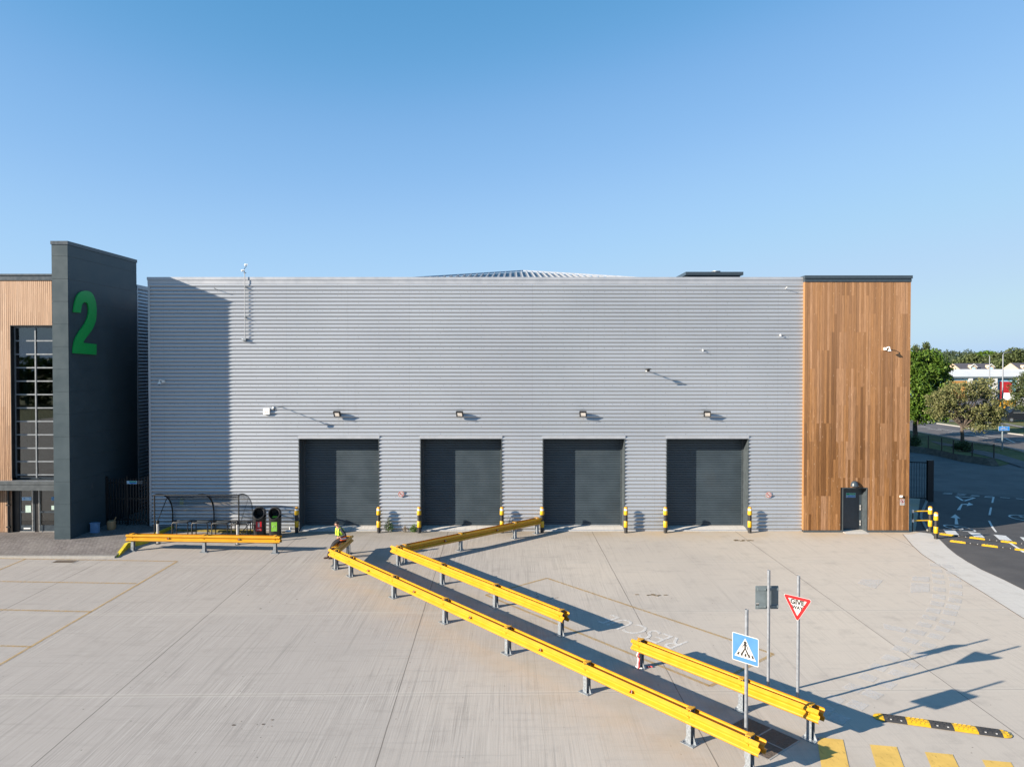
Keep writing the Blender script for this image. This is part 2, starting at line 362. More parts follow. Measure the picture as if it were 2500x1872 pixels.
def glass_mat(name, tint, fac_scale=1., base=.04):
    m, t, b = nodes(name); t.nodes.remove(b)
    tr = N(t, 'ShaderNodeBsdfTransparent'); tr.inputs[0].default_value = (*tint, 1)
    gl = N(t, 'ShaderNodeBsdfGlossy'); gl.inputs['Roughness'].default_value = .02
    fr = N(t, 'ShaderNodeFresnel', ins={0: 1.5})
    f = math_n(t, 'ADD', math_n(t, 'MULTIPLY', fr.outputs[0], fac_scale), base)
    mx = N(t, 'ShaderNodeMixShader'); L(t, f, mx.inputs[0]); L(t, tr.outputs[0], mx.inputs[1]); L(t, gl.outputs[0], mx.inputs[2])
    L(t, mx.outputs[0], t.nodes['Material Output'].inputs[0])
    return m
M['glass'] = glass_mat('window_glass', (.42, .47, .48), 1.5, .08)
M['polycarb'] = glass_mat('clear_polycarbonate', (.86, .89, .92), .5, .02)

# ---------------------------------------------------------------- mesh helpers
def ss(a, b, x):
    t = max(0., min(1., (x - a) / (b - a))); return t * t * (3 - 2 * t)
def h(X, Y):                                   # height of the yard surface
    return .18 * ss(-10, -18, X) * ss(31, 35, Y) - .38 * ss(19.3, 26, X) * ss(30, 38, Y)
def tag(o, label=None, cat=None, group=None, kind=None):
    if label: o['label'] = label
    if cat: o['category'] = cat
    if group: o['group'] = group
    if kind: o['kind'] = kind
    return o
def worldloc(o):
    v = Vector((0, 0, 0))
    while o is not None: v = v + o.location; o = o.parent
    return v
def thing(name, label, cat, loc=(0, 0, 0), group=None, rz=0):
    o = bpy.data.objects.new(name, None); C.objects.link(o); o.empty_display_size = .2
    o.location = loc; o.rotation_euler = (0, 0, rz)
    return tag(o, label, cat, group)
def copy_tree(o, parent=None):
    c = o.copy(); C.objects.link(c); c.parent = parent
    for ch in list(o.children): copy_tree(ch, c)
    return c
class MB:
    def __init__(s): s.v = []; s.f = []; s.mi = []; s.cur = 0; s.mx = None
    def pt(s, p):
        p = Vector(p)
        if s.mx is not None: p = s.mx @ p
        s.v.append(p); return len(s.v) - 1
    def face(s, idx): s.f.append(tuple(idx)); s.mi.append(s.cur)
    def poly(s, pts): s.face([s.pt(p) for p in pts])
    def box(s, x0, x1, y0, y1, z0, z1):
        a = [s.pt(p) for p in ((x0, y0, z0), (x1, y0, z0), (x1, y1, z0), (x0, y1, z0), (x0, y0, z1), (x1, y0, z1), (x1, y1, z1), (x0, y1, z1))]
        for q in ((0, 3, 2, 1), (4, 5, 6, 7), (0, 1, 5, 4), (1, 2, 6, 5), (2, 3, 7, 6), (3, 0, 4, 7)): s.face([a[i] for i in q])
        return s
    def obox(s, c, size, rz=0, rx=0, ry=0):
        old = s.mx; m = Matrix.Translation(c) @ Matrix.Rotation(rz, 4, 'Z') @ Matrix.Rotation(ry, 4, 'Y') @ Matrix.Rotation(rx, 4, 'X')
        s.mx = m if old is None else old @ m
        a, b, d = size[0] / 2, size[1] / 2, size[2] / 2
        s.box(-a, a, -b, b, -d, d); s.mx = old; return s
    def tube(s, pts, r, n=8, cap=True):
        pts = [Vector(p) for p in pts]; k = len(pts)
        rs = r if isinstance(r, (list, tuple)) else [r] * k
        rings = []; up = None
        for i, p in enumerate(pts):
            d = (pts[min(i + 1, k - 1)] - pts[max(i - 1, 0)]).normalized()
            if up is None: up = Vector((0, 0, 1)) if abs(d.z) < .9 else Vector((1, 0, 0))
            a = d.cross(up)
            if a.length < 1e-4: a = d.cross(Vector((0, 1, 0)))
            a.normalize(); b = a.cross(d).normalized(); up = b
            rings.append([s.pt(p + a * (math.cos(2 * PI * j / n) * rs[i]) + b * (math.sin(2 * PI * j / n) * rs[i])) for j in range(n)])
        for i in range(k - 1):
            for j in range(n): s.face([rings[i][j], rings[i][(j + 1) % n], rings[i + 1][(j + 1) % n], rings[i + 1][j]])
        if cap: s.face(rings[0][::-1]); s.face(rings[-1])
        return s
    def lathe(s, prof, c=(0, 0, 0), n=16, cols=None, cap=True):
        rings = [[s.pt((c[0] + r * math.cos(2 * PI * j / n), c[1] + r * math.sin(2 * PI * j / n), c[2] + z)) for j in range(n)] for r, z in prof]
        for i in range(len(prof) - 1):
            if cols: s.cur = cols[i]
            for j in range(n): s.face([rings[i][j], rings[i][(j + 1) % n], rings[i + 1][(j + 1) % n], rings[i + 1][j]])
        if cap: s.face(rings[0][::-1]); s.face(rings[-1])
        return s
    def ext(s, pts, vec):
        vec = Vector(vec); a = [s.pt(p) for p in pts]; b = [s.pt(Vector(p) + vec) for p in pts]; n = len(a)
        s.face(a[::-1]); s.face(b)
        for i in range(n): s.face([a[i], a[(i + 1) % n], b[(i + 1) % n], b[i]])
        return s
    def sweep(s, prof, p0, p1, closed=True):      # profile (n, z) pushed from p0 to p1, n to the right of the run
        p0 = Vector(p0); p1 = Vector(p1); d = (p1 - p0); dh = Vector((d.x, d.y, 0)).normalized(); nn = Vector((dh.y, -dh.x, 0)); zz = Vector((0, 0, 1))
        a = [s.pt(p0 + nn * q[0] + zz * q[1]) for q in prof]; b = [s.pt(p1 + nn * q[0] + zz * q[1]) for q in prof]; k = len(prof)
        for i in range(k if closed else k - 1): s.face([a[i], a[(i + 1) % k], b[(i + 1) % k], b[i]])
        if closed: s.face(a[::-1]); s.face(b)
        return s
    def build(s, name, mats, parent=None, label=None, smooth=None, kind=None, fixn=True):
        if not isinstance(mats, (list, tuple)): mats = [mats]
        if parent is not None: o0 = worldloc(parent)
        else:
            xs = [v.x for v in s.v]; ys = [v.y for v in s.v]; o0 = Vector(((min(xs) + max(xs)) / 2, (min(ys) + max(ys)) / 2, min(v.z for v in s.v)))
        me = bpy.data.meshes.new(name); me.from_pydata([tuple(v - o0) for v in s.v], [], s.f)
        for m_ in mats: me.materials.append(m_)
        me.polygons.foreach_set('material_index', s.mi)
        if fixn:
            bm = bmesh.new(); bm.from_mesh(me); bmesh.ops.recalc_face_normals(bm, faces=bm.faces[:]); bm.to_mesh(me); bm.free()
        if smooth:
            me.polygons.foreach_set('use_smooth', [True] * len(me.polygons)); me.set_sharp_from_angle(angle=R(smooth))
        me.update()
        o = bpy.data.objects.new(name, me); C.objects.link(o)
        if parent is not None: o.parent = parent
        else: o.location = o0
        return tag(o, label, kind=kind)
def sheet(name, poly, off, m, xs=(), ys=(), kind='structure', parent=None, hf=h):
    bm = bmesh.new(); vv = [bm.verts.new((p[0], p[1], 0)) for p in poly]
    for tri in tessellate_polygon([[Vector((p[0], p[1], 0)) for p in poly]]):
        if len(set(tri)) == 3: bm.faces.new([vv[i] for i in tri])
    for ax, vals in ((0, xs), (1, ys)):
        for v in vals:
            co = [0, 0, 0]; no = [0, 0, 0]; co[ax] = v; no[ax] = 1
            bmesh.ops.bisect_plane(bm, geom=bm.verts[:] + bm.edges[:] + bm.faces[:], plane_co=co, plane_no=no, dist=1e-5)
    bmesh.ops.triangulate(bm, faces=bm.faces[:])
    for v in bm.verts: v.co.z = hf(v.co.x, v.co.y) + off
    bmesh.ops.recalc_face_normals(bm, faces=bm.faces[:])
    for f in bm.faces:
        if f.normal.z < 0: f.normal_flip()
    me = bpy.data.meshes.new(name); bm.to_mesh(me); bm.free(); me.materials.append(m)
    o = bpy.data.objects.new(name, me); C.objects.link(o); o.parent = parent
    return tag(o, kind=kind) if kind else o
def frange(a, b, d): return [a + i * d for i in range(int((b - a) / d) + 1)]
def text(name, body, size, m, loc, rot=(R(90), 0, 0), parent=None, ext=.002, align='CENTER', sx=1., bold=0.):
    cu = bpy.data.curves.new(name, 'FONT'); cu.body = body; cu.size = size; cu.extrude = ext; cu.align_x = align; cu.align_y = 'CENTER'; cu.resolution_u = 3
    cu.materials.append(m); cu.offset = bold
    o = bpy.data.objects.new(name, cu); C.objects.link(o); o.rotation_euler = rot; o.scale = (sx, 1, 1)
    bpy.context.view_layer.update()
    me = bpy.data.meshes.new_from_object(o.evaluated_get(bpy.context.evaluated_depsgraph_get()))
    bpy.data.objects.remove(o); o = bpy.data.objects.new(name, me); C.objects.link(o)
    mt = Matrix.Rotation(rot[2], 4, 'Z') @ Matrix.Rotation(rot[0], 4, 'X') @ Matrix.Diagonal((sx, 1, 1, 1)); me.transform(mt)
    if not me.materials: me.materials.append(m)
    if parent is not None: o.parent = parent; o.location = Vector(loc) - worldloc(parent)
    else: o.location = loc
    return o

# ================================================================ setting: ground, yard, roads, markings
def flat(z): return lambda x, y: z
mb = MB(); mb.poly([(-700, -500, -.43), (900, -500, -.43), (900, 900, -.43), (-700, 900, -.43)])
tag(mb.build('ground', M['grass'], fixn=False), kind='structure')
edge = [(20.367,33.709), (19.78,32.077), (19.425,30.88), (19.198,29.772), (19.043,28.63), (19.02,27.337), (18.92,26.1)]
YX = frange(-20, -8, 1.) + frange(18, 30, 1.); YY = frange(28, 45, 1.)
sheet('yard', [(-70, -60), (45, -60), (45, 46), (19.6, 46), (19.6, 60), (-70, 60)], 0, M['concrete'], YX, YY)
# lighter strip of concrete following the road edge
inner = [(19.127,34.614), (18.402,32.511), (17.988,31.043), (17.81,30.01), (17.515,27.973), (17.221,25.819), (16.801,23.162)]
strip = [(19.568,34.602), (20.658,35.378), (20.677,34.872), (20.257,33.778)] + edge + [(26.5, 24.5)] + inner[::-1]
sheet('concrete_strip', strip, .006, M['lightconcrete'], YX, YY)
ln = MB()
for i in range(len(inner) - 1):
    a = inner[i]; b = inner[i + 1]
    ln.sweep([(-.012, .0), (.012, .0), (.012, .009), (-.012, .009)], (*a, h(*a)), (*b, h(*b)))
tag(ln.build('concrete_joint', M['grate']), kind='structure')
far_edge = [(28.695,48.744), (29.308,48.238), (30.054,47.497), (31.104,47.095), (31.982,46.389), (33.172,45.854), (70, 41.5)]
asph = edge + [(36, 19.0), (70, 19.0)] + far_edge[::-1] + [(26.494,45.934), (20.088,35.211), (20.677,34.872), (20.257,33.778)]
sheet('road', asph, .012, M['asphalt'], YX, YY)
sheet('service_apron', [(19.56, 30), (95, 30), (95, 58), (45, 66), (19.56, 70)], -.012, M['oldconcrete'], YX, YY)
# darker footway beside the gate with its kerb
kl = [(27.008,45.934), (25.286,43.328), (23.455,40.532), (22.511,38.934), (21.711,37.293), (21.077,35.993), (20.836,35.411)]
kb = MB()
for i in range(len(kl) - 1):
    a = kl[i]; b = kl[i + 1]; kb.sweep([(-.06, 0), (.06, 0), (.06, .07), (-.06, .07)], (*a, h(*a)), (*b, h(*b)))
tag(kb.build('road_kerb', M['kerb']), kind='structure')
# far apron of old concrete, verge, footpath, main road
Z0 = -.38
apron = far_edge[:-1] + [(70, 41.5), (70, 56), (43.384,60.013), (41.157,58.014), (42.591,60.71), (41.298,60.013), (40.627,60.013), (40.207,61.424), (39.766,62.903), (39.96,65.531), (39.824,67.798), (38.921,69.295), (20, 68), (20, 46)]
sheet('apron', apron, .008, M['oldconcrete'], hf=flat(Z0))
verge_near = [(19, 68.5), (38.921,69.295), (39.824,67.798), (39.96,65.531), (39.766,62.903), (40.207,61.424), (40.689,60.105), (41.298,60.013), (43.09,61.424)]
road_near = [(50.034,69.236), (50.574,71.606), (50.871,74.806), (50.355,79.044), (50.761,82.961), (51.049,91.082), (15, 86)]
sheet('verge', verge_near + [(43.914,61.811), (44.228,61.184), (80, 64)] + road_near, .02, M['grass'], hf=flat(Z0))
fp = [(46.527,78.825), (45.45,75.146), (45.755,73.712), (44.686,68.991), (44.022,64.19), (42.412,58.665), (76, 54), (80, 58), (45.286,62.651), (46.692,68.092), (46.524,71.834), (47.021,76.033), (46.907,77.559), (46.956,78.825)]
sheet('footpath', fp, .05, M['roadfar'], hf=flat(Z0))
road_far = [(61.14,109.114), (60.739,102.82), (60.936,96.319), (60.357,90.884), (61.03,87.742), (61.453,85.068)]
sheet('main_road', [(5, 88)] + road_near[::-1][1:] + [(110, 60), (125, 80)] + road_far[::-1] + [(5, 112)], .03, M['roadfar'], hf=flat(Z0))
sheet('far_path', [(64.284,108.83), (69.145,105.807), (71.065,102.193), (69.968,96.876), (150, 88), (155, 96), (67.853,93.942), (69.211,99.523), (67.444,103.2), (62.501,105.807)], .07, M['roadfar'], hf=flat(Z0))
sheet('far_verge', [(5, 113)] + road_far + [(130, 82), (190, 120), (190, 150), (5, 150)], .014, M['grass'], hf=flat(Z0))
sheet('estate_yard', [(60, 118), (190, 112), (190, 180), (60, 180)], .04, M['roadfar'], hf=flat(Z0))
# kerb of the main road and its white lines
kb = MB()
rn = road_near[:-1]
for i in range(len(rn) - 1): kb.sweep([(-.12, 0), (.12, 0), (.12, .16), (-.12, .16)], (*rn[i], Z0), (*rn[i + 1], Z0))
for i in range(len(road_far) - 1): kb.sweep([(-.12, 0), (.12, 0), (.12, .16), (-.12, .16)], (*road_far[i], Z0), (*road_far[i + 1], Z0))
tag(kb.build('main_road_kerb', M['kerb']), kind='structure')
def line(mb, a, b, w, hf=h, off=.02, seg=.8):
    a = Vector(a); b = Vector(b); d = b - a; n = max(1, int(d.length / seg)); nn = Vector((d.y, -d.x)).normalized() * w / 2
    for i in range(n):
        p = a + d * (i / n); q = a + d * ((i + 1) / n)
        mb.poly([(*(p - nn), hf(*(p - nn)) + off), (*(q - nn), hf(*(q - nn)) + off), (*(q + nn), hf(*(q + nn)) + off), (*(p + nn), hf(*(p + nn)) + off)])
ml = MB()
for a, b in (((55.303,96.544), (55.853,94.653)), ((55.876,96.931), (56.214,96.303)), ((54.839,93.508), (55.197,91.085)), ((55.977,93.283), (56.155,91.3)), ((56.155,91.3), (57.193,87.777)), ((54.61,88.784), (55.338,86.747)), ((55.338,86.747), (54.743,81.483)), ((56.416,85.492), (56.833,81.709)), ((56.833,81.709), (54.534,76.821)), ((54.462,79.724), (54.352,76.821)), ((56.686,79.724), (56.833,78.663)), ((70.21,100.962), (68.777,95.224))):
    line(ml, a, b, .16, flat(Z0), .09, 5)
tag(ml.build('lane_line', M['paintwhite'], fixn=False), kind='structure')
# block paving in front of the office, stepping up to its door
def hp(X, Y): return .08 + .23 * ss(30.6, 32.6, Y) - .05 * ss(-19.5, -17.5, X) * ss(33, 35, Y)
pk = [(-17.084,30.518), (-17.401,31.916), (-16.896,32.697), (-16.958,34.083), (-16.89,35.351)]
pk = [(p[0], min(p[1], 35.2)) for p in pk]
kx0 = (-34, pk[0][1])
sheet('block_paving', [kx0] + pk + [(-18.1, 35.2), (-18.1, 45), (-34, 45)], 0, M['paver'], frange(-20, -16, .5), frange(30, 36, .4), hf=hp)
kb = MB(); kb.box(-34, pk[0][0], pk[0][1] - .14, pk[0][1] + .01, -.05, .085)
tag(kb.build('paving_kerb', M['kerb']), kind='structure')
kb = MB()
for i in range(len(pk) - 1):
    a = pk[i]; b = pk[i + 1]; za = hp(*a) if i else .02; zb = hp(*b)
    nz = [(-.07, -.3), (.07, -.3), (.07, .015), (-.07, .015)]
    p0 = Vector((*a, za)); p1 = Vector((*b, zb)); kb.sweep(nz, p0, p1)
tag(kb.build('yellow_kerb', M['kerbyellow']), kind='structure')
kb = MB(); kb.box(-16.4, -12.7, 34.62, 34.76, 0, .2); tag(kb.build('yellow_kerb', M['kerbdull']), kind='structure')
# yellow bay lines on the left, each one painted line
bm_ = MB()
for a, b in (((-21.968,30.325), (-14.151,29.886)), ((-14.151,29.886), (-14.248,19.621)), ((-19.664,27.131), (-14.292,26.878)), ((-17.414,24.011), (-14.19,23.813)), ((-15.197,20.937), (-14.244,20.876)), ((-20.817,30.262), (-20.794,28.697))):
    a = Vector(a); b = Vector(b); d = (b - a).normalized()
    if abs(a.x - b.x) > 5 or abs(a.x + 19) < 2 and abs(a.y - b.y) < 1: a = a - d * 6
    line(bm_, a, b, .10, off=.008)
line(bm_, (-14.248,19.621), (-14.27, 12), .10, off=.008); line(bm_, (-20.794,28.697), (-20.85, 12), .10, off=.008)
tag(bm_.build('bay_marking', M['wornyellow'], fixn=False), kind='structure')
# rescue bay box and lettering between the barriers
bm_ = MB()
A, B, C_, D = (1.367,27.546), (7.535,20.335), (5.139,18.308), (-0.956,25.544)
for a, b in ((A, B), (B, C_), (C_, D), (D, A)): line(bm_, a, b, .11, off=.008)
tag(bm_.build('box_marking', M['wornyellow'], fixn=False), kind='structure')
ang = math.atan2(.76, -.65)
tx = text('bay_lettering', 'RESCUE', 1.25, M['wornwhite'], (4.05, 22.12, .008), (0, 0, ang), ext=0, sx=.72); tag(tx, kind='structure')
# two curved rows of faded patches
rowA = [(2010,1731), (2036,1708), (2084,1679), (2118,1654), (2144,1629), (2174,1607), (2199,1584.6), (2221,1563.4), (2240,1543.5), (2256,1525), (2268,1507.5)]
pm = MB()
def patch(c, d, l=.46, w=.42, off=.01):
    d = Vector(d).normalized(); n = Vector((d.y, -d.x)); c = Vector(c)
    q = [c - d * l / 2 - n * w / 2, c + d * l / 2 - n * w / 2, c + d * l / 2 + n * w / 2, c - d * l / 2 + n * w / 2]
    pm.poly([(*p, h(*p) + off) for p in q])
RA = [(7.547,17.076), (8.023,17.557), (8.824,18.203), (9.482,18.799), (10.094,19.436), (10.751,20.032), (11.396,20.677), (12.024,21.328), (12.63,21.976), (13.205,22.616), (13.738,23.255), (14.263,23.912), (14.803,24.605), (15.308,25.339), (15.826,26.171), (16.342,27.059), (16.731,27.766), (17.121,28.51), (17.573,29.363)]
RB = [(7.717,16.626), (8.461,17.282), (9.116,17.841), (9.771,18.413), (10.432,19.049), (11.045,19.621), (11.722,20.315), (12.352,20.937), (13.001,21.646), (13.559,22.231), (14.078,22.842), (14.691,23.69), (15.148,24.277), (15.642,24.942), (16.179,25.748), (16.716,26.608), (17.163,27.408), (17.581,28.258), (17.988,29.162)]
for row in (RA, RB):
    for i, c in enumerate(row):
        a = Vector(row[max(0, i - 1)]); b = Vector(row[min(len(row) - 1, i + 1)])
        patch(c, b - a, .44 if i < 11 else .52, .40)
tag(pm.build('faded_marking', M['fadedwhite'], fixn=False), kind='structure')
pm = MB()
pm.poly([(*p, .01) for p in ((13.571,27.408), (14.336,27.291), (13.486,26.225), (13.138,26.888))])
pm.poly([(*p, .01) for p in ((15.712,27.766), (16.368,27.706), (15.97,27.059), (15.412,27.233))])
pm.poly([(*p, .01) for p in ((15.214,26.945), (15.854,26.832), (15.278,25.852), (14.537,25.8))])
pm.poly([(*p, .01) for p in ((11.945,22.718), (12.455,22.242), (12.198,21.935), (11.746,22.281))])
tag(pm.build('faded_marking', M['fadedwhite'], fixn=False), kind='structure')
# yellow crossing bars bottom right
for k in range(5):
    x0 = 6.84 + 1.035 * k; y0 = 15.79 - .30 * k; bm_ = MB()
    q = [(x0, y0), (x0 + .54, y0 - .10), (x0 + .54 - 1.05, y0 - 3.1), (x0 - 1.05, y0 - 3.0)]
    bm_.poly([(*p, .008) for p in q]); tag(bm_.build('crossing_bar', M['crossyellow'], fixn=False), kind='structure')
# give-way lines, arrows, roundels and the white crossing on the side road
wm = MB()
def gpoly(pts, off=.018): wm.poly([(p[0], p[1], h(*p) + off) for p in pts])
for a, b in (((29.063,47.66), (29.511,47.416)), ((28.791,47.335), (29.283,47.095)), ((29.769,47.303), (30.18,47.016)), ((29.465,46.936), (29.89,46.7)), ((30.387,46.81), (30.756,46.544)), ((30.107,46.513), (30.554,46.281)), ((30.969,46.358), (31.439,46.235)), ((30.741,46.082), (31.173,45.884)), ((31.718,46.006), (32.196,45.779)), ((32.492,45.628), (32.826,45.375))):
    line(wm, a, b, .13, off=.03)
T = [(29.078,46.343), (30.004,45.884), (28.559,44.748)]
for i in range(3): line(wm, T[i], T[(i + 1) % 3], .16, off=.03)
gpoly([(26.444,42.069), (26.632,42.031), (27.777,43.626), (28.025,43.585), (27.777,43.219), (28.449,43.626), (28.635,44.363), (28.283,43.901), (27.825,43.832)], .03)
gpoly([(23.71,37.884), (23.924,37.902), (24.976,39.685), (25.139,39.647), (25.602,40.876), (24.68,39.813), (24.865,39.707)], .03)
gpoly([(31.344,46.158), (31.443,46.112), (30.041,44.18), (29.95,44.222)], .03)
gpoly([(28.93,42.82), (29.022,42.78), (27.487,40.631), (27.383,40.666)], .03)
gpoly([(26.373,39.199), (26.475,39.166), (25.62,37.634), (24.848,36.211), (24.761,36.25), (25.427,37.506)], .03)
gpoly([(21.922,35.957), (22.482,35.873), (21.937,34.688), (21.383,34.781)], .03)
gpoly([(23.035,35.732), (23.573,35.627), (22.939,34.29), (22.53,34.474)], .03)
gpoly([(24.123,35.444), (24.61,35.247), (23.894,33.76), (23.398,33.936)], .03)
gpoly([(25.109,34.967), (25.486,34.744), (24.767,33.445), (24.452,33.738)], .03)
line(wm, (23.598,33.762), (22.637,31.253), .13, off=.03); line(wm, (22.637,31.253), (25, 24), .13, off=.03)
def roundel(c, rx, ry, w):
    n = 28
    for i in range(n):
        a0 = 2 * PI * i / n; a1 = 2 * PI * (i + 1) / n
        q = [(c[0] + rx * f * math.cos(a), c[1] + ry * f * math.sin(a)) for f, a in ((1, a0), (1, a1), (1 - w, a1), (1 - w, a0))]
        gpoly(q, .03)
c1 = (23.226,36.712); c2 = (28.888,39.873)
roundel(c1, .68, .86, .13); roundel(c2, .70, .86, .13)
tag(wm.build('road_marking', M['paintwhite'], fixn=False), kind='structure')
for c in (c1, c2):
    t5 = text('speed_numeral', '5', 1.15, M['paintwhite'], (c[0], c[1], h(*c) + .04), (0, 0, R(-8)), ext=0, sx=.6); tag(t5, kind='structure')
# patches of stain and litter on the slab
def blob(name, m, spots, off=.004):
    b = MB(); rnd = random.Random(len(spots))
    for x, y, r in spots:
        n = 9; b.poly([(x + r * (rnd.uniform(.5, 1.2)) * math.cos(2 * PI * i / n), y + r * .8 * rnd.uniform(.5, 1.2) * math.sin(2 * PI * i / n), h(x, y) + off) for i in range(n)])
    return tag(b.build(name, m, fixn=False), kind='structure')
sp = []
rnd = random.Random(4)
for c, k, s in (((0.785,25.496), 10, .5), ((1.055,25.254), 6, .3), ((1.451,24.553), 5, .3), ((-8.111,24.969), 10, .7), ((-6.075,16.318), 8, .5)):
    for i in range(k): sp.append((c[0] + rnd.gauss(0, s), c[1] + rnd.gauss(0, s * .6), rnd.uniform(.015, .05)))
blob('oil_stain', M['grate'], sp)
b = MB()
for i in range(26):
    c = (5.076,25.496) if i < 8 else (10.801,33.413); c = Vector(c) + Vector((rnd.gauss(0, .22), rnd.gauss(0, .05)))
    b.obox((c.x, c.y, .012), (.14, .05, .008), rnd.uniform(-.5, .5))
tag(b.build('leaf_debris', M['debris']), kind='stuff', label='scattered brown dead leaves on the concrete')

# ================================================================ the grey warehouse with its timber-clad corner
WX0, WX1, FY = -18.05, 14.46, 35.30
wh = thing('warehouse', 'long silver corrugated warehouse with four dark roller shutters and a timber-clad right end', 'warehouse', (-1, FY, 0))
P_ = .1855
def crest(z, depth=.064):
    u = ((11.95 - z) / P_) % 1.0
    if u < .04 or u > .97: return 0
    return depth * max(0, math.sin(PI * (u - .04) / .93)) ** .85
def clad(mb, x0, x1, z0, z1, y, axis='X', sgn=-1, depth=.064):
    zs = {z0, z1}; k = int((11.95 - z1) / P_) - 2
    while 11.95 - k * P_ > z0 - P_:
        for u in (0, .04, .08, .15, .24, .36, .5, .64, .76, .86, .93, .97):
            z = 11.95 - (k + u) * P_
            if z0 < z < z1: zs.add(round(z, 5))
        k += 1
    zs = sorted(zs); prev = None
    for z in zs:
        o = sgn * crest(z, depth)
        if axis == 'X': cur = [mb.pt((x0, y + o, z)), mb.pt((x1, y + o, z))]
        else: cur = [mb.pt((y - o, x0, z)), mb.pt((y - o, x1, z))]
        if prev: mb.face([prev[0], prev[1], cur[1], cur[0]])
        prev = cur
doors = [(-10.61, -6.61), (-4.565, -.497), (1.528, 5.622), (7.68, 11.774)]
LZ = 4.62
mb = MB()
clad(mb, WX0 + .1, WX1, LZ + .14, 12.29, FY)
xs = [WX0 + .1] + [v for d in doors for v in d] + [WX1]
for i in range(0, len(xs), 2): clad(mb, xs[i], xs[i + 1], .06, LZ + .14, FY)
mb.build('corrugated_wall', M['cladding'], wh, smooth=50, fixn=False)
mb = MB()   # structural wall behind the sheeting, sides and back
for i in range(0, len(xs), 2): mb.box(xs[i] + .03, xs[i + 1] - .03, FY + .015, FY + .9, 0, 12.2)
for a, b in doors: mb.box(a - .03, b + .03, FY + .02, FY + .9, LZ + .08, 12.2)
mb.box(WX0 + .02, WX0 + .4, FY + .9, 78, -.3, 12.2); mb.box(19.1, 19.55, 35.6, 78, -.4, 12.2); mb.box(WX0 + .4, 19.1, 77.6, 78, -.3, 12.2)
mb.build('inner_wall', M['silvertrim'], wh)
mb = MB()   # corner trim and parapet flashing
mb.box(WX0, WX0 + .11, FY - .07, FY + .03, 0, 12.29)
mb.build('corner_trim', M['silvertrim'], wh)
mb = MB()
mb.box(WX0 - .02, WX1 + .0, FY - .045, FY + .05, 12.29, 12.47)
mb.box(WX0 - .04, WX1 + .0, FY - .075, FY + .35, 12.485, 12.63)
mb.box(WX0 - .03, WX1 + .0, FY - .03, FY + .05, 12.46, 12.49)
mb.build('parapet_flashing', M['silvertrim'], wh)
mb = MB(); mb.box(WX0, WX1, FY - .02, FY + .02, .0, .065); mb.build('base_flashing', M['silvertrim'], wh)
SY = FY + .70
for a, b in doors:
    mb = MB(); mb.ext([(a - .02, FY - .07, LZ + .14), (b + .02, FY - .07, LZ + .14), (b + .02, FY - .075, LZ), (a - .02, FY - .075, LZ)], (0, .1, 0))
    mb.build('lintel_flashing', M['silvertrim'], wh)
    mb = MB()
    mb.box(a - .015, a + .03, FY - .06, SY, 0, LZ); mb.box(b - .03, b + .015, FY - .06, SY, 0, LZ); mb.box(a + .03, b - .03, FY - .03, SY, LZ - .03, LZ + .07)
    fr = mb.build('door_reveal', M['darkgrey'], wh)
    mb = MB(); z = .16; y = SY
    prof = []
    while z < LZ + .02:
        prof += [(z, y + .012), (z + .012, y - .004), (z + .02, y - .012), (z + .105, y - .006), (z + .118, y + .004)]; z += .122
    pv = None
    for zz, yy in prof:
        cur = [mb.pt((a + .03, yy, zz)), mb.pt((b - .03, yy, zz))]
        if pv: mb.face([pv[0], pv[1], cur[1], cur[0]])
        pv = cur
    sh = mb.build('roller_shutter', M['shutter'], wh, fixn=False)
    mb = MB(); mb.box(a + .03, b - .03, SY - .03, SY + .02, .10, .17); mb.build('bottom_rail', M['darkgrey'] if a != 1.528 else M['galv'], sh)
    for q in (a + .03, b - .11):
        mb = MB(); mb.box(q, q + .08, SY - .05, SY - .014, .1, LZ - .03); mb.build('guide_rail', M['darkgrey'], wh)
    # concrete sill rising into the opening
    mb = MB(); mb.ext([(a + .03, FY - .06, .004), (a + .03, SY + .1, .004), (a + .03, SY + .1, .135), (a + .03, FY + .4, .12), (a + .03, FY - .06, .012)], (b - a - .06, 0, 0))
    tag(mb.build('door_sill', M['lightconcrete']), kind='structure')
# hipped sheet roof behind the parapet
mb = MB()
e0, e1, ap = (-10.8, 36.2, 12.25), (12.4, 36.2, 12.25), (.86, 55, 15.40)
mb.poly([e0, e1, ap]); bk = (.86, 77, 15.40)
mb.poly([e0, ap, bk, (-10.8, 77, 12.25)]); mb.poly([e1, (12.4, 77, 12.25), bk, ap]); mb.poly([(-10.8, 77, 12.25), bk, (12.4, 77, 12.25)])
mb.poly([(WX0 + .3, 35.65, 12.24), (19.3, 35.65, 12.24), (19.3, 77.8, 12.24), (WX0 + .3, 77.8, 12.24)])
rf = mb.build('roof_sheet', M['roofgrey'], wh, fixn=False)
mb = MB()
for i in range(59):
    x = -10.6 + .39 * i
    if x > 12.2: break
    t = (x + 10.8) / 11.66 if x < .86 else (12.4 - x) / 11.54
    mb.sweep([(-.025, 0), (.025, 0), (.02, .11), (-.02, .11)], (x, 36.2, 12.25), (x, 36.2 + 18.8 * t, 12.25 + 3.15 * t))
mb.build('roof_rib', M['roofrib'], wh, kind='stuff')
mb = MB()
for p, q in ((e0, ap), (e1, ap)): mb.sweep([(-.12, .04), (.12, .04), (0, .14)], p, q)
mb.build('hip_cap', M['roofrib'], wh)
mb = MB(); mb.ext([(10.9, 44, 12.2), (14.1, 44, 12.2), (14.1, 44, 13.78), (10.9, 44, 13.78), (10.4, 44, 13.6), (10.4, 44, 12.2)], (0, 6, 0)); mb.box(10.7, 14.25, 43.8, 50.2, 13.785, 13.98); ru = mb.build('roof_unit', M['coping'], wh)
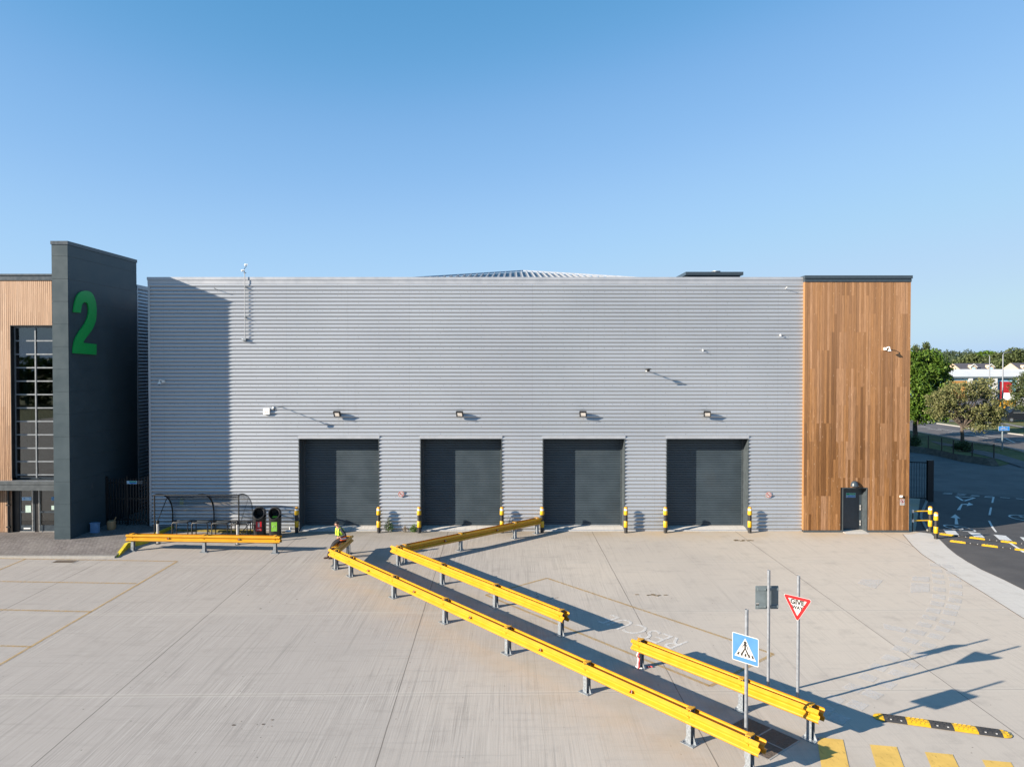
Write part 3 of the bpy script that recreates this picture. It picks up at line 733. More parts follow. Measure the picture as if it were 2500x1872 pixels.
mb = MB(); mb.lathe([(.12, 13.98), (.12, 14.1), (.28, 14.13), (.28, 14.17), (.05, 14.2)], (12.9, 45, 0)); mb.build('vent_cowl', M['galv'], ru)
# timber-clad block
TX0, TX1, TY = 14.462, 19.64, 35.05
DX0, DX1, DZ = 16.40, 17.56, 2.19
M['timber'] = timber_mat('timber_boards', TX0, .1204, (.105, .044, .014), (.335, .165, .062), (.44, .255, .145), .30)
M['timberend'] = timber_mat('timber_return_boards', 35.0, .1204, (.26, .12, .04), (.36, .19, .08), (.42, .25, .13), .3, axis='Y')
mb = MB(); w = .1204
for i in range(43):
    a = TX0 + i * w + .003; b = a + w - .007
    z0 = .1
    if b > DX0 - .02 and a < DX1 + .02: z0 = DZ + .03
    dy = ((i * 7919) % 5) * .0016
    mb.box(a, b, TY + dy, TY + .025, z0, 12.37)
mb.build('timber_cladding', M['timber'], wh)
mb = MB()
for i in range(2): mb.box(TX0 - .02, TX0 - .002, TY + .002 + i * .122, TY + .12 + i * .122, .1, 12.37)
mb.box(TX1, TX1 + .02, TY, TY + .118, .1, 12.37)
mb.build('timber_return', M['timberend'], wh)
mb = MB()
mb.box(TX0, DX0 - .035, TY + .026, TY + .9, .0, 12.3); mb.box(DX1 + .035, TX1, TY + .026, TY + .9, -.1, 12.3); mb.box(DX0 - .035, DX1 + .035, TY + .026, TY + .9, DZ + .025, 12.3)
mb.box(TX1 - .02, TX1 + .0, TY + .9, 78, -.4, 12.3)
mb.build('timber_backing', M['black'], wh)
for q0, q1 in ((TX0 - .03, DX0 - .03), (DX1 + .03, TX1 + .03)):
    mb = MB(); mb.box(q0, q1, TY - .02, TY + .025, -.06, .098); mb.build('plinth', M['darkgrey'], wh)
mb = MB()
mb.box(TX0 - .03, TX1 + .04, TY - .03, TY + .3, 12.37, 12.51); mb.box(TX0 - .05, TX1 + .07, TY - .075, TY + .5, 12.525, 12.68); mb.box(TX0 - .02, TX1 + .03, TY - .01, TY + .3, 12.5, 12.53)
mb.build('dark_coping', M['coping'], wh)
LY = TY + .5
mb = MB(); mb.box(DX0 - .03, DX0 + .0, TY - .012, LY, 0, DZ + .02); mb.box(DX1, DX1 + .03, TY - .012, LY, 0, DZ + .02); mb.box(DX0, DX1, TY - .012, LY, DZ - .01, DZ + .02)
mb.build('door_reveal', M['darkgrey'], wh)
mb = MB(); mb.box(DX0 + .05, DX1 - .05, LY - .05, LY, .05, DZ - .05); sdoor = mb.build('side_door', M['coping'], wh, label='dark steel fire exit door set back in the timber')
mb = MB(); mb.box(DX0, DX0 + .05, LY - .06, LY + .01, 0, DZ - .01); mb.box(DX1 - .05, DX1, LY - .06, LY + .01, 0, DZ - .01); mb.box(DX0 + .05, DX1 - .05, LY - .06, LY + .01, DZ - .05, DZ - .01); mb.build('door_frame', M['darkgrey'], wh)
for z in (1.15, .38):
    mb = MB(); mb.box(DX1 - .12, DX1 - .07, LY - .09, LY - .05, z, z + .12); mb.box(DX1 - .12, DX1 - .07, LY - .09, LY - .05, z - .14, z - .03); mb.build('hinge', M['chrome'], sdoor)
mb = MB(); mb.ext([(DX0, TY - .4, .004), (DX0, LY, .004), (DX0, LY, .03), (DX0, TY, .03)], (DX1 - DX0, 0, 0)); tag(mb.build('door_sill', M['lightconcrete']), kind='structure')
x0, z1 = (16.753,1.871); x1, z0 = (17.227,1.645); mb = MB(); zm = (z0 + z1) / 2
mb.box(x0, x1, LY - .055, LY - .051, z0, z1); mb.cur = 1; mb.box(x0 + .01, x1 - .01, LY - .058, LY - .0555, zm + .006, z1 - .01); mb.cur = 2; mb.box(x0 + .01, x1 - .01, LY - .058, LY - .0555, z0 + .01, zm - .006)
fs = mb.build('door_sign', [M['palecyan'], M['safegreen'], M['mandblue']], sdoor)
text('sign_text', 'Fire exit', .075, M['signwhite'], ((x0 + x1) / 2 + .05, LY - .06, zm + .055), parent=fs)
text('sign_text', 'Keep clear', .075, M['signwhite'], ((x0 + x1) / 2 + .05, LY - .06, zm - .055), parent=fs)
mb = MB(); mb.tube([(x0 + .06, LY - .06, zm - .055 + .0), (x0 + .06, LY - .063, zm - .055)], .035, 12); mb.build('sign_symbol', M['signwhite'], fs)

# ================================================================ the office block at the left with the big 2
FX, F0, F1, FT = -20.25, 32.42, 38.36, 13.93
FXL = -20.98
of = thing('office_building', 'timber-clad office end with a tall dark wing wall carrying a big green 2', 'office', (-24, 33.8, .3))
mb = MB(); z = .2; hgt = 1.03
seams = [FT - .16 - .53 - 1.03 * k for k in range(14)]
zz = [FT - .16] + [s_ for s_ in seams if s_ > .25] + [.25]
mb.box(FXL + .01, FX - .01, F0 + .01, F1 - .01, .1, FT - .1)
for i in range(len(zz) - 1): mb.box(FXL, FX, F0, F1, zz[i + 1] + .008, zz[i] - .008)
wing = mb.build('wing_wall', M['anthracite'], of)
mb = MB(); mb.box(FXL - .03, FX + .03, F0 - .03, F1 + .03, FT - .16, FT); mb.build('wing_coping', M['coping'], of)
two = [(32.716, 10.713), (32.747, 10.886), (32.806, 11.119), (32.903, 11.355), (33.037, 11.551), (33.209, 11.671), (33.42, 11.75), (33.663, 11.792), (33.889, 11.797), (34.107, 11.753), (34.266, 11.644), (34.395, 11.477), (34.484, 11.258), (34.521, 10.991), (34.506, 10.72), (34.45, 10.447), (34.324, 10.201), (34.129, 9.971), (33.896, 9.765), (33.677, 9.598), (33.518, 9.459), (33.41, 9.327), (34.483, 9.285), (34.465, 8.775), (32.649, 8.835), (32.681, 9.091), (32.74, 9.32), (32.845, 9.523), (32.998, 9.712), (33.199, 9.911), (33.432, 10.113), (33.629, 10.31), (33.77, 10.506), (33.861, 10.706), (33.894, 10.885), (33.877, 11.06), (33.81, 11.184), (33.693, 11.251), (33.547, 11.25), (33.411, 11.186), (33.323, 11.057), (33.282, 10.898), (33.26, 10.729)]

mb = MB(); mb.ext([(FX + .02, y, z) for y, z in two], (.06, 0, 0)); mb.build('numeral', M['green2'], wing)
mb = MB(); c = (34.129,2.48); mb.ext([(FX, c[0] - .14, c[1] - .13), (FX, c[0] + .14, c[1] - .13), (FX, c[0], c[1] + .15)], (.015, 0, 0)); mb.build('wall_notice', M['darkgrey'], wing)
OY = 33.75                                    # face of the timber front
OX0, OX1 = -32, FXL
GX0 = (-23.826,8.107)[0]; GX1 = FXL - .01
GZ1 = (-23.153,10.141)[1]; GZ0 = (-23.336,2.876)[1]
CZ = (-23.129,12.296)[1]; CT = (-23.092,12.596)[1]
M['slats'] = timber_mat('office_timber_slats', -32, .094, (.27, .15, .085), (.48, .30, .185), (.56, .40, .29), .45)
mb = MB(); i = 0; x = OX0
while x < OX1 - .02:
    a, b = x + .008, x + .094 - .010
    if a > GX0 - .05: mb.box(a, min(b, OX1), OY, OY + .03, GZ1 + .02, CZ)
    else: mb.box(a, b, OY, OY + .03, .32, CZ)
    x += .094
mb.build('timber_slats', M['slats'], of)
mb = MB(); mb.box(OX0, GX0 - .01, OY + .05, OY + .12, .2, CT - .1); mb.box(GX0 - .01, OX1, OY + .05, OY + .12, GZ1 + .02, CT - .1)
mb.box(OX0, OX1, 45, 45.2, .2, CT - .1); mb.box(OX0, OX0 + .2, OY + .12, 45, .2, CT - .1)
mb.build('slat_backing', M['black'], of)
mb = MB(); mb.box(OX0, OX1, OY - .05, OY + .3, CZ, CZ + .2); mb.box(OX0, OX1, OY - .09, OY + .4, CZ + .215, CT); mb.build('dark_coping', M['coping'], of)
mb = MB(); mb.box(OX0, OX1 + .3, OY + .1, 60, CT - .12, CT - .1); mb.build('flat_roof', M['darkgrey'], of)
# curtain wall
GY = OY + .28
mb = MB(); mb.box(GX0 - .02, GX0 + .01, OY - .01, GY + .05, GZ0, GZ1 + .02); mb.box(GX0 + .01, GX1, OY - .01, GY + .05, GZ1, GZ1 + .03); mb.build('window_reveal', M['black'], of)
mb = MB(); n = 11
gx = [(-23.809,8.105)[0], (-22.818,8.105)[0], GX1]
for xx in gx: mb.box(xx - .03, xx + .03, GY - .05, GY + .05, GZ0, GZ1)
rows = [W(60,797/3.3125+560+33.05*k,34.03)[1] if False else 0 for k in range(0)]
ph = .6425
for k in range(12):
    z = GZ1 - .06 - ph * k
    if z > GZ0 - .05: mb.box(gx[0], gx[2], GY - .035, GY + .045, z - .03, z + .03)
mb.box(GX0 + .01, gx[0] - .03, GY - .02, GY + .02, GZ0, GZ1)
win = mb.build('window', M['bars'], of, label='tall narrow glazed stair window with grey bars')
mb = MB(); mb.box(gx[0], gx[2], GY + .0, GY + .012, GZ0, GZ1 - .03); mb.build('pane', M['glass'], win)
# inside the stairwell
mb = MB(); mb.box(GX0 - .5, GX1 + .3, 38, 38.1, .3, 12.3); mb.box(GX0 - .5, GX0 - .4, GY + .2, 38, .3, 12.3); mb.box(GX1 + .0, GX1 + .1, GY + .2, 38, .3, 12.3)
mb.box(GX0 - .4, GX1, GY + .25, 38, 3.3, 3.5); mb.box(GX0 - .4, GX1, 36.5, 38, 6.9, 7.1); mb.box(GX0 - .4, GX1, GY + .2, 38, 10.6, 10.7)
mb.build('stairwell', M['interior'], of)
mb = MB(); mb.box(gx[0] + .1, gx[0] + .32, GY + .4, GY + .6, 3.3, 12); mb.build('inner_column', M['interiorlight'], of)
mb = MB()
for za, zb, xa, xb in ((9.0, 7.1, gx[0] + .3, GX1 - .1), (5.6, 3.6, gx[0] + .3, GX1 - .1)):
    for o_ in (0, .25, .5, .75, 1.0): mb.tube([(xa, GY + .9, za + o_), (xb, GY + 1.3, zb + o_)], .02 if o_ else .07, 5)
    for k in range(4):
        t_ = k / 3; mb.tube([(xa + (xb - xa) * t_, GY + .9 + .4 * t_, za + (zb - za) * t_), (xa + (xb - xa) * t_, GY + .9 + .4 * t_, za + (zb - za) * t_ + 1.05)], .018, 5)
mb.build('stair_rail', M['signgrey'], of)
# canopy over the entrance
c0 = (-22.686,2.7)[1]; c1 = (-22.688,2.452)[1]; ct = (-22.684,2.872)[1]
mb = MB()
mb.box(OX0, OX1 - .0, 32.95, 33.0, c0 + .03, ct); mb.box(OX0, OX1, 32.93, 33.0, c1, c0 + .01)
mb.box(OX0, OX1, 33.0, OY + .3, c0 - .02, c0 + .06)
mb.build('canopy', M['darkgrey'], of)
mb = MB(); mb.box(OX0, OX1, 33.0, OY + .1, c0 + .065, c0 + .09); mb.build('canopy_top', M['galv'], of)
mb = MB(); mb.box(GX0, OX1, GY + .02, GY + .1, c0 + .1, GZ0 + .02); mb.build('spandrel', M['coping'], of)
# entrance: dark frame, two glazed leaves
EY = OY + .12; ez1 = (-23.274,2.279)[1] + .25
d0 = (-23.569,1.243)[0]; d1 = (-22.804,1.243)[0]; d2 = (-22.686,1.243)[0]; d3 = OX1 - .0
mb = MB(); mb.box(GX0, d0, EY - .02, EY + .1, .3, ez1); mb.box(d1 - .04, d2 + .04, EY - .02, EY + .1, .3, ez1); mb.box(GX0, d3, EY - .02, EY + .1, ez1 - .12, ez1 + .1); mb.box(GX0 - .02, GX0, OY, EY, .3, ez1); mb.build('entrance_frame', M['black'], of)
mb = MB(); mb.box(GX0, OX1, EY + .5, EY + .6, .3, ez1); mb.build('lobby_wall', M['interior'], of)
for a, b, hx in ((d0, d1 - .04, d1 - .1), (d2 + .04, d3, d2 + .1)):
    mb = MB(); mb.box(a, a + .07, EY, EY + .05, .33, ez1 - .12); mb.box(b - .07, b, EY, EY + .05, .33, ez1 - .12); mb.box(a + .07, b - .07, EY, EY + .05, .33, .62); mb.box(a + .07, b - .07, EY, EY + .05, ez1 - .2, ez1 - .12)
    mb.box(a + .07, b - .07, EY, EY + .05, 1.22, 1.29)
    d = mb.build('entrance_door', M['coping'], of)
    mb = MB(); mb.box(a + .07, b - .07, EY + .02, EY + .03, .62, ez1 - .2); mb.build('door_glass', M['glass'], d)
    mb = MB(); mb.tube([(hx, EY - .07, .36), (hx, EY - .07, ez1 - .14)], .018, 8); mb.build('handle', M['chrome'], d)
    mb = MB(); mb.box(a, b, EY - .02, EY + .05, .30, .33); mb.build('threshold', M['chrome'], d)
    c = (a + b) / 2 + (-.02 if a == d0 else .0); zc = (-23.326,1.892)[1]
    mb = MB(); mb.box(c - .23, c + .23, EY - .004, EY - .001, zc - .085, zc + .085); mb.cur = 1
    for q in (-1, 1): mb.box(c - .14, c - .07, EY - .007, EY - .0045, zc + .04 * q - .018, zc + .04 * q + .018); mb.box(c + .14, c + .19, EY - .007, EY - .0045, zc + .04 * q - .018, zc + .04 * q + .018)
    mb.build('notice', [M['palecyan'] if a == d0 else M['midblue'], M['mandblue']], d)
    z2 = (-23.332,1.401)[1]
    mb = MB(); o_ = .07 if a == d0 else .1; mb.box(c - .13 + o_, c + .13 + o_, EY - .004, EY - .001, z2 - .17, z2 + .17)
    if a != d0: mb.box(c - .23, c - .04, EY - .004, EY - .001, z2 - .04, z2 + .16)
    mb.build('notice', M['tealpaper'], d)
    if a == d0: mb = MB(); mb.box(c - .15, c + .17, EY - .01, EY, .44, .5); mb.build('letter_plate', M['white'], d)
# rainwater pipe on the left slats
xp = (-23.987,1.279)[0]
mb = MB(); mb.tube([(xp, OY - .05, .32), (xp, OY - .05, c1)], .045, 8)
dp = mb.build('drainpipe', M['black'], of)
mb = MB()
for z in (.55, 1.6):
    mb = MB(); mb.box(xp - .09, xp + .09, OY - .1, OY, z, z + .05); mb.build('pipe_bracket', M['black'], dp)
# corrugated side wall running back along the alley
mb = MB(); clad(mb, F1, 52, .2, 12.4, FX - .05, axis='Y', sgn=-1); mb.build('side_wall', M['cladding'], of, smooth=50, fixn=False)
mb = MB(); mb.box(FX - .4, FX - .06, F1, 52, .1, 12.4); mb.box(FX - .4, FX + .02, F1 + .01, 60, 12.4, 12.6); mb.box(FX - .06, FX + .02, F1, F1 + .1, .2, 12.4); mb.build('side_trim', M['silvertrim'], of)
mb = MB(); mb.box(FX, -18.0, 52, 52.3, -.1, 9); mb.build('alley_end', M['black'], of)

# ================================================================ crash barriers
YB = [(.030, .155), (.036, .150), (.082, .108), (.084, .090), (.078, .070), (.006, .020), (.003, .0), (.006, -.020), (.078, -.070), (.084, -.090), (.082, -.108), (.036, -.150), (.030, -.155)]
def wprof(sg, off):
    outer = [(sg * (off + a), b) for a, b in YB]; inner = [(sg * (off + a - .006), b) for a, b in YB[::-1]]
    return outer + inner
def barrier(label, posts, e0, e1, refl, zc=.605, group='yellow crash barriers in the yard', cross=False):
    P = [Vector((p[0], p[1], 0)) for p in posts]; d = (P[-1] - P[0]).normalized(); n = Vector((d.y, -d.x, 0)); ang = math.atan2(d.y, d.x)
    root = thing('crash_barrier', label, 'barrier', (P[0].x, P[0].y, h(P[0].x, P[0].y)), group)
    z0 = h(P[0].x, P[0].y); z1 = h(P[-1].x, P[-1].y)
    for sg in (1, -1):
        mb = MB(); a = P[0] - d * e0 + Vector((0, 0, z0 + zc)); b = P[-1] + d * e1 + Vector((0, 0, z1 + zc))
        mb.sweep(wprof(sg, .075), a, b)
        # lapped sheets and bolt heads at each post
        for p in P:
            t = (p - P[0]).length / (P[-1] - P[0]).length; zz = z0 + (z1 - z0) * t + zc
            c = P[0] + d * (p - P[0]).dot(d) + Vector((0, 0, zz))
            mb.sweep([(sg * (.0775 + x), y) for x, y in YB] + [(sg * (.0755 + x), y) for x, y in YB[::-1]], c - d * .17, c + d * .17)
            for dx in (-.13, -.05, .05, .13):
                for dz in (.095, -.095): mb.obox(c + d * dx + n * sg * .162 + Vector((0, 0, dz)), (.02, .010, .02), ang)
            mb.obox(c + n * sg * .095 + d * .0, (.05, .02, .03), ang)
        # rounded fishtail ends
        for q, s_ in ((a, -1), (b, 1)):
            arc = []
            for k in range(5):
                th = k * .5; arc.append((q + d * s_ * (.09 * math.sin(th)) - n * sg * (.05 * (1 - math.cos(th)))))
            for k in range(4): mb.sweep([(x, y) for x, y in wprof(sg, .075)], arc[k], arc[k + 1]) if False else None
        mb.build('rail', M['yellow'], root, smooth=35)
    for i, p in enumerate(P):
        p = P[0] + d * (p - P[0]).dot(d)
        t = (p - P[0]).length / (P[-1] - P[0]).length; zz = z0 + (z1 - z0) * t; mb = MB()
        mb.mx = Matrix.Translation((p.x, p.y, zz)) @ Matrix.Rotation(ang, 4, 'Z')
        mb.box(-.06, .06, -.075, -.068, .012, .775); mb.box(-.06, .06, .068, .075, .012, .775); mb.box(-.004, .004, -.068, .068, .012, .775)
        po = mb.build('post', M['galv'], root)
        mb = MB(); mb.mx = Matrix.Translation((p.x, p.y, zz)) @ Matrix.Rotation(ang, 4, 'Z')
        mb.box(-.17, .17, -.15, .15, 0, .014)
        for x in (-.13, .13):
            for y in (-.11, .11): mb.tube([(x, y, .014), (x, y, .04)], .014, 6)
        mb.ext([(.06, -.004, .014), (.155, -.004, .014), (.06, -.004, .24)], (0, .008, 0)); mb.ext([(-.06, -.004, .014), (-.155, -.004, .014), (-.06, -.004, .24)], (0, .008, 0))
        mb.build('base_plate', M['galv'], po)
        mb = MB(); mb.mx = Matrix.Translation((p.x, p.y, zz)) @ Matrix.Rotation(ang, 4, 'Z')
        mb.box(-.035, .035, -.135, -.078, .756, .776); mb.box(-.035, .035, .078, .135, .756, .776); mb.box(-.06, .06, -.078, .078, .772, .790)
        mb.build('post_cap', M['yellow'], root)
    if refl:
        for t, sg in refl:
            L_ = (P[-1] - P[0]).length; c = P[0] + d * t + n * sg * .10 + Vector((0, 0, z0 + (z1 - z0) * t / L_ + zc)); mb = MB()
            mb.ext([c + d * .0 + Vector((0, 0, .055)), c + Vector((0, 0, -.055)), c + n * sg * .08 + d * .05 + Vector((0, 0, 0))], d * .012)
            mb.cur = 1; mb.ext([c - d * .014 + Vector((0, 0, .05)), c - d * .014 + Vector((0, 0, -.05)), c - d * .014 + n * sg * .085], d * .012)
            mb.build('reflector', [M['signwhite'], M['signred']], root)
    return root
barrier('longest yellow steel barrier running from the seated person to the crossing sign', [(-7.17,28.812), (-6.342,27.822), (-4.258,25.276), (-2.2,22.806), (-0.171,20.355), (1.869,17.944), (3.884,15.505), (4.88, 14.44)], .42, .28, [(2.9, 1), (6.1, 1), (9.3, 1), (12.5, 1), (15.7, 1)])
barrier('middle yellow barrier whose near end stops beside the painted rescue lettering', [(-4.72,29.357), (-2.65,26.838), (-0.553,24.32), (1.511,21.783)], .40, .22, None)
barrier('yellow barrier in front of the crossing sign pole with tape tied round its first post', [(3.543,19.441), (5.588,17.058), (6.673,15.737)], .22, .25, None)
barrier('shaded yellow barrier slanting back to a bollard between the second and third shutters', [(-4.50, 29.66), (-2.283,31.621), (0.166,33.789), (1.224,34.806)], .1, .2, [(2.0, 1), (5.0, 1)])
barrier('yellow barrier in front of the cycle shelter and the two black bins', [(-16.898,31.528), (-13.647,31.34), (-10.451,31.204)], .25, .25, [(1.65, 1), (4.85, 1)])
barrier('short yellow barrier on which the person in a hi-vis vest sits', [(-7.33, 29.25), (-7.20, 31.1)], .25, .28, None)
tp = MB(); c = Vector((*(3.543,19.441), 0))
rr_ = random.Random(2)
pts = [c + Vector((-.10 + rr_.uniform(-.03, .03), -.09 + rr_.uniform(-.03, .03), z)) for z in (.46, .38, .30, .22, .14, .05, .02)]
tp.tube(pts, .018, 5); tp.tube([c + Vector((.12 * math.cos(a), .13 * math.sin(a), .03 + .01 * math.sin(3 * a))) for a in [k * .6 for k in range(11)]], .016, 5)
tp.cur = 1; tp.tube([p + Vector((.035, -.01, 0)) for p in pts], .014, 5); tp.tube([c + Vector((.17 + .05 * k, .03 * (-1) ** k, .03)) for k in range(4)], .014, 5)
tag(tp.build('hazard_tape', [M['tapewhite'], M['tapered']]), 'red and white hazard tape tied around a barrier post', 'tape')

# ================================================================ bollards
def make_bollard():
    root = thing('bollard', 'black and yellow bollard', 'bollard', (0, 0, 0), 'black and yellow bollards by the shutters')
    mb = MB(); mb.lathe([(.088, 0), (.088, 1.0)], n=18); mb.build('body', M['blackplastic'], root, smooth=40)
    mb = MB(); mb.lathe([(.096, .28), (.100, .285), (.100, .585), (.096, .59)], n=18); mb.build('yellow_sleeve', M['yellowplastic'], root, smooth=40)
    mb = MB(); mb.lathe([(.104, .90), (.106, .905), (.104, 1.05), (.097, 1.11)], n=18); mb.build('yellow_sleeve', M['yellowplastic'], root, smooth=40)
    mb = MB(); mb.lathe([(.094, 1.11), (.094, 1.19)], n=18); mb.build('reflective_band', M['reflstrip'], root, smooth=40)
    mb = MB(); mb.lathe([(.094, 1.19), (.088, 1.235), (.06, 1.27), (.0, 1.28)], n=18, cap=False); mb.build('cap', M['orange'], root, smooth=40)
    return root
bp = make_bollard(); used = False
for px, lab in ((722.4, 'bollard at the left edge of the leftmost shutter, beside the bins'), (923.4, 'bollard right of the leftmost shutter, next to the tall weeds'), (1022.4, 'bollard left of the second shutter with a low green weed beside it'), (1225.4, 'bollard right of the second shutter, behind the shaded barrier'), (1323.6, 'bollard left of the third shutter at the end of the shaded barrier'), (1529, 'bollard right of the third shutter'), (1626, 'bollard left of the fourth shutter'), (1832.6, 'bollard right of the fourth shutter, nearest the timber cladding')):
    o = bp if not used else copy_tree(bp); used = True
    X = (px - 1250) / 1733 * 34.93; o.location = (X, 34.93, h(X, 34.93)); o['label'] = 'black and yellow ' + lab; o.rotation_euler.z = random.Random(px).uniform(0, 6)
for p, lab in (((22.35,  0), 'yellow and black bollard behind the other one at the right corner, holding the yellow rails'), ((0, 0), 'yellow and black bollard nearest the speed bumps at the right corner of the building')):
    o = copy_tree(bp)
    c = (20.862,35.279) if 'rails' in lab else (20.242,33.763)
    o.location = (c[0], c[1], h(*c)); o['label'] = lab; o['group'] = 'bollards at the road corner'
# little yellow rail gate between the timber corner and the bollard
c = Vector((20.898,35.376)); z = h(c.x, c.y); gx0 = W(2222.5,1260,c.y)[0] if False else 20.02
gt = thing('rail_gate', 'low pedestrian gate of two yellow rails beside the timber corner', 'gate', (20.0, 35.3, -.03))
pz = -.03
mb = MB(); mb.tube([(20.0, 35.3, pz), (20.0, 35.3, 1.02)], .028, 8); mb.build('post', M['black'], gt)
for zz in (.52, .99):
    mb = MB(); mb.tube([(20.05, 35.3, zz), (c.x - .1, c.y - .02, zz)], .03, 8); mb.build('rail', M['yellowplastic'], gt)
    mb = MB(); mb.tube([(20.0, 35.3, zz - .07), (20.0, 35.3, zz + .07)], .05, 8); mb.build('clamp', M['white'], gt)
    mb = MB(); mb.tube([(c.x - .06, c.y - .12, zz - .07), (c.x - .06, c.y - .12, zz + .07)], .04, 8); mb.build('clamp', M['white'], gt)
# stainless bollards by the shelter
for px, py, lab in ((382, 1326, 'thin stainless steel bollard with a black cap at the left end of the cycle shelter'), (577.5, 1330, 'thin stainless steel bollard with a black cap under the right end of the cycle shelter')):
    X = (px - 1250) / 1733 * 32.6; z = h(X, 32.6)
    r_ = thing('steel_bollard', lab, 'bollard', (X, 32.6, z), 'stainless bollards')
    mb = MB(); mb.lathe([(.055, 0), (.055, .93)], (X, 32.6, z), 14); mb.build('tube', M['chrome'], r_, smooth=40)
    mb = MB(); mb.lathe([(.062, .93), (.075, 1.0), (.06, 1.08), (.0, 1.1)], (X, 32.6, z), 14, cap=False); mb.build('cap', M['black'], r_, smooth=40)
    mb = MB(); mb.lathe([(.13, 0), (.12, .02), (.0, .03)], (X, 32.6, z), 14, cap=False); mb.build('base_ring', M['rubber'], r_, smooth=40)

# ================================================================ cycle shelter and its stands
sh = thing('cycle_shelter', 'clear curved cycle shelter with black hoops against the silver wall', 'shelter', (-14.8, 34.3, .14))
ZF, ZR = 2.16, .12
def hoop(x):
    pts = []
    for k in range(13):
        t = k / 12; a = t * R(88)
        pts.append((x, 33.35 + 1.78 * math.sin(a), .95 + (ZF - .95) * math.cos(a)))
    pts.append((x, 35.13, ZR + .02)); return pts
hx = [-16.85, -14.80, -12.88]
for x in hx:
    mb = MB(); mb.tube(hoop(x), .035, 8); mb.build('hoop', M['black'], sh, smooth=40)
for x in (hx[0], hx[2]):
    mb = MB(); mb.tube([(x, 33.35, h(x, 33.3)), (x, 33.35, ZF)], .035, 8); mb.build('post', M['black'], sh, smooth=40)
    q = hoop(x)[6]; mb = MB(); mb.tube([q, (x, 33.38, .62)], .022, 6); mb.build('brace', M['black'], sh)
mb = MB(); mb.tube([(hx[2], 35.1, .62), (hx[2], 33.38, .25)], .022, 6); mb.build('brace', M['black'], sh)
for zq, yq, nm in ((ZF, 33.35, 'front_rail'), (None, None, 'purlin'), (ZR + .45, 35.13, 'rear_rail')):
    if zq is None: q = hoop(0)[6]; yq, zq = q[1], q[2]
    mb = MB(); mb.tube([(hx[0], yq, zq), (hx[2], yq, zq)], .028, 8); mb.build(nm, M['black'], sh, smooth=40)
mb = MB(); hp_ = hoop(0)[:-1]
for i in range(len(hp_) - 1):
    a = hp_[i]; b = hp_[i + 1]
    mb.poly([(hx[0], a[1], a[2] + .045), (hx[2], a[1], a[2] + .045), (hx[2], b[1], b[2] + .045), (hx[0], b[1], b[2] + .045)])
mb.build('clear_roof', M['polycarb'], sh, fixn=False)
mb = MB(); pp = [(hx[2] + .03, q[1], q[2]) for q in hoop(0)[:-1]] + [(hx[2] + .03, 35.1, .5), (hx[2] + .03, 33.37, .5)]; mb.poly(pp); mb.build('end_panel', M['polycarb'], sh, fixn=False)
for i, x0 in enumerate((-16.05, -15.12, -14.18, -13.25)):
    zz = h(x0, 33.6); r_ = thing('cycle_stand', 'black %s toast-rack cycle stand under the shelter' % ('leftmost', 'second from left', 'third from left', 'rightmost')[i], 'cycle stand', (x0 + .37, 33.6, zz), 'cycle stands under the shelter')
    for y in (33.4, 33.85):
        mb = MB(); mb.tube([(x0, y, zz), (x0, y, zz + .68), (x0 + .05, y, zz + .74), (x0 + .69, y, zz + .74), (x0 + .74, y, zz + .68), (x0 + .74, y, zz)], .026, 8); mb.build('hoop', M['black'], r_, smooth=40)
    for x in (x0 + .03, x0 + .71):
        mb = MB(); mb.tube([(x, 33.4, zz + .74), (x, 33.85, zz + .74)], .022, 6); mb.build('crossbar', M['black'], r_)
    mb = MB(); mb.box(x0 + .1, x0 + .64, 33.42, 33.83, zz + .742, zz + .75); mb.build('top_plate', M['darkgrey'], r_)

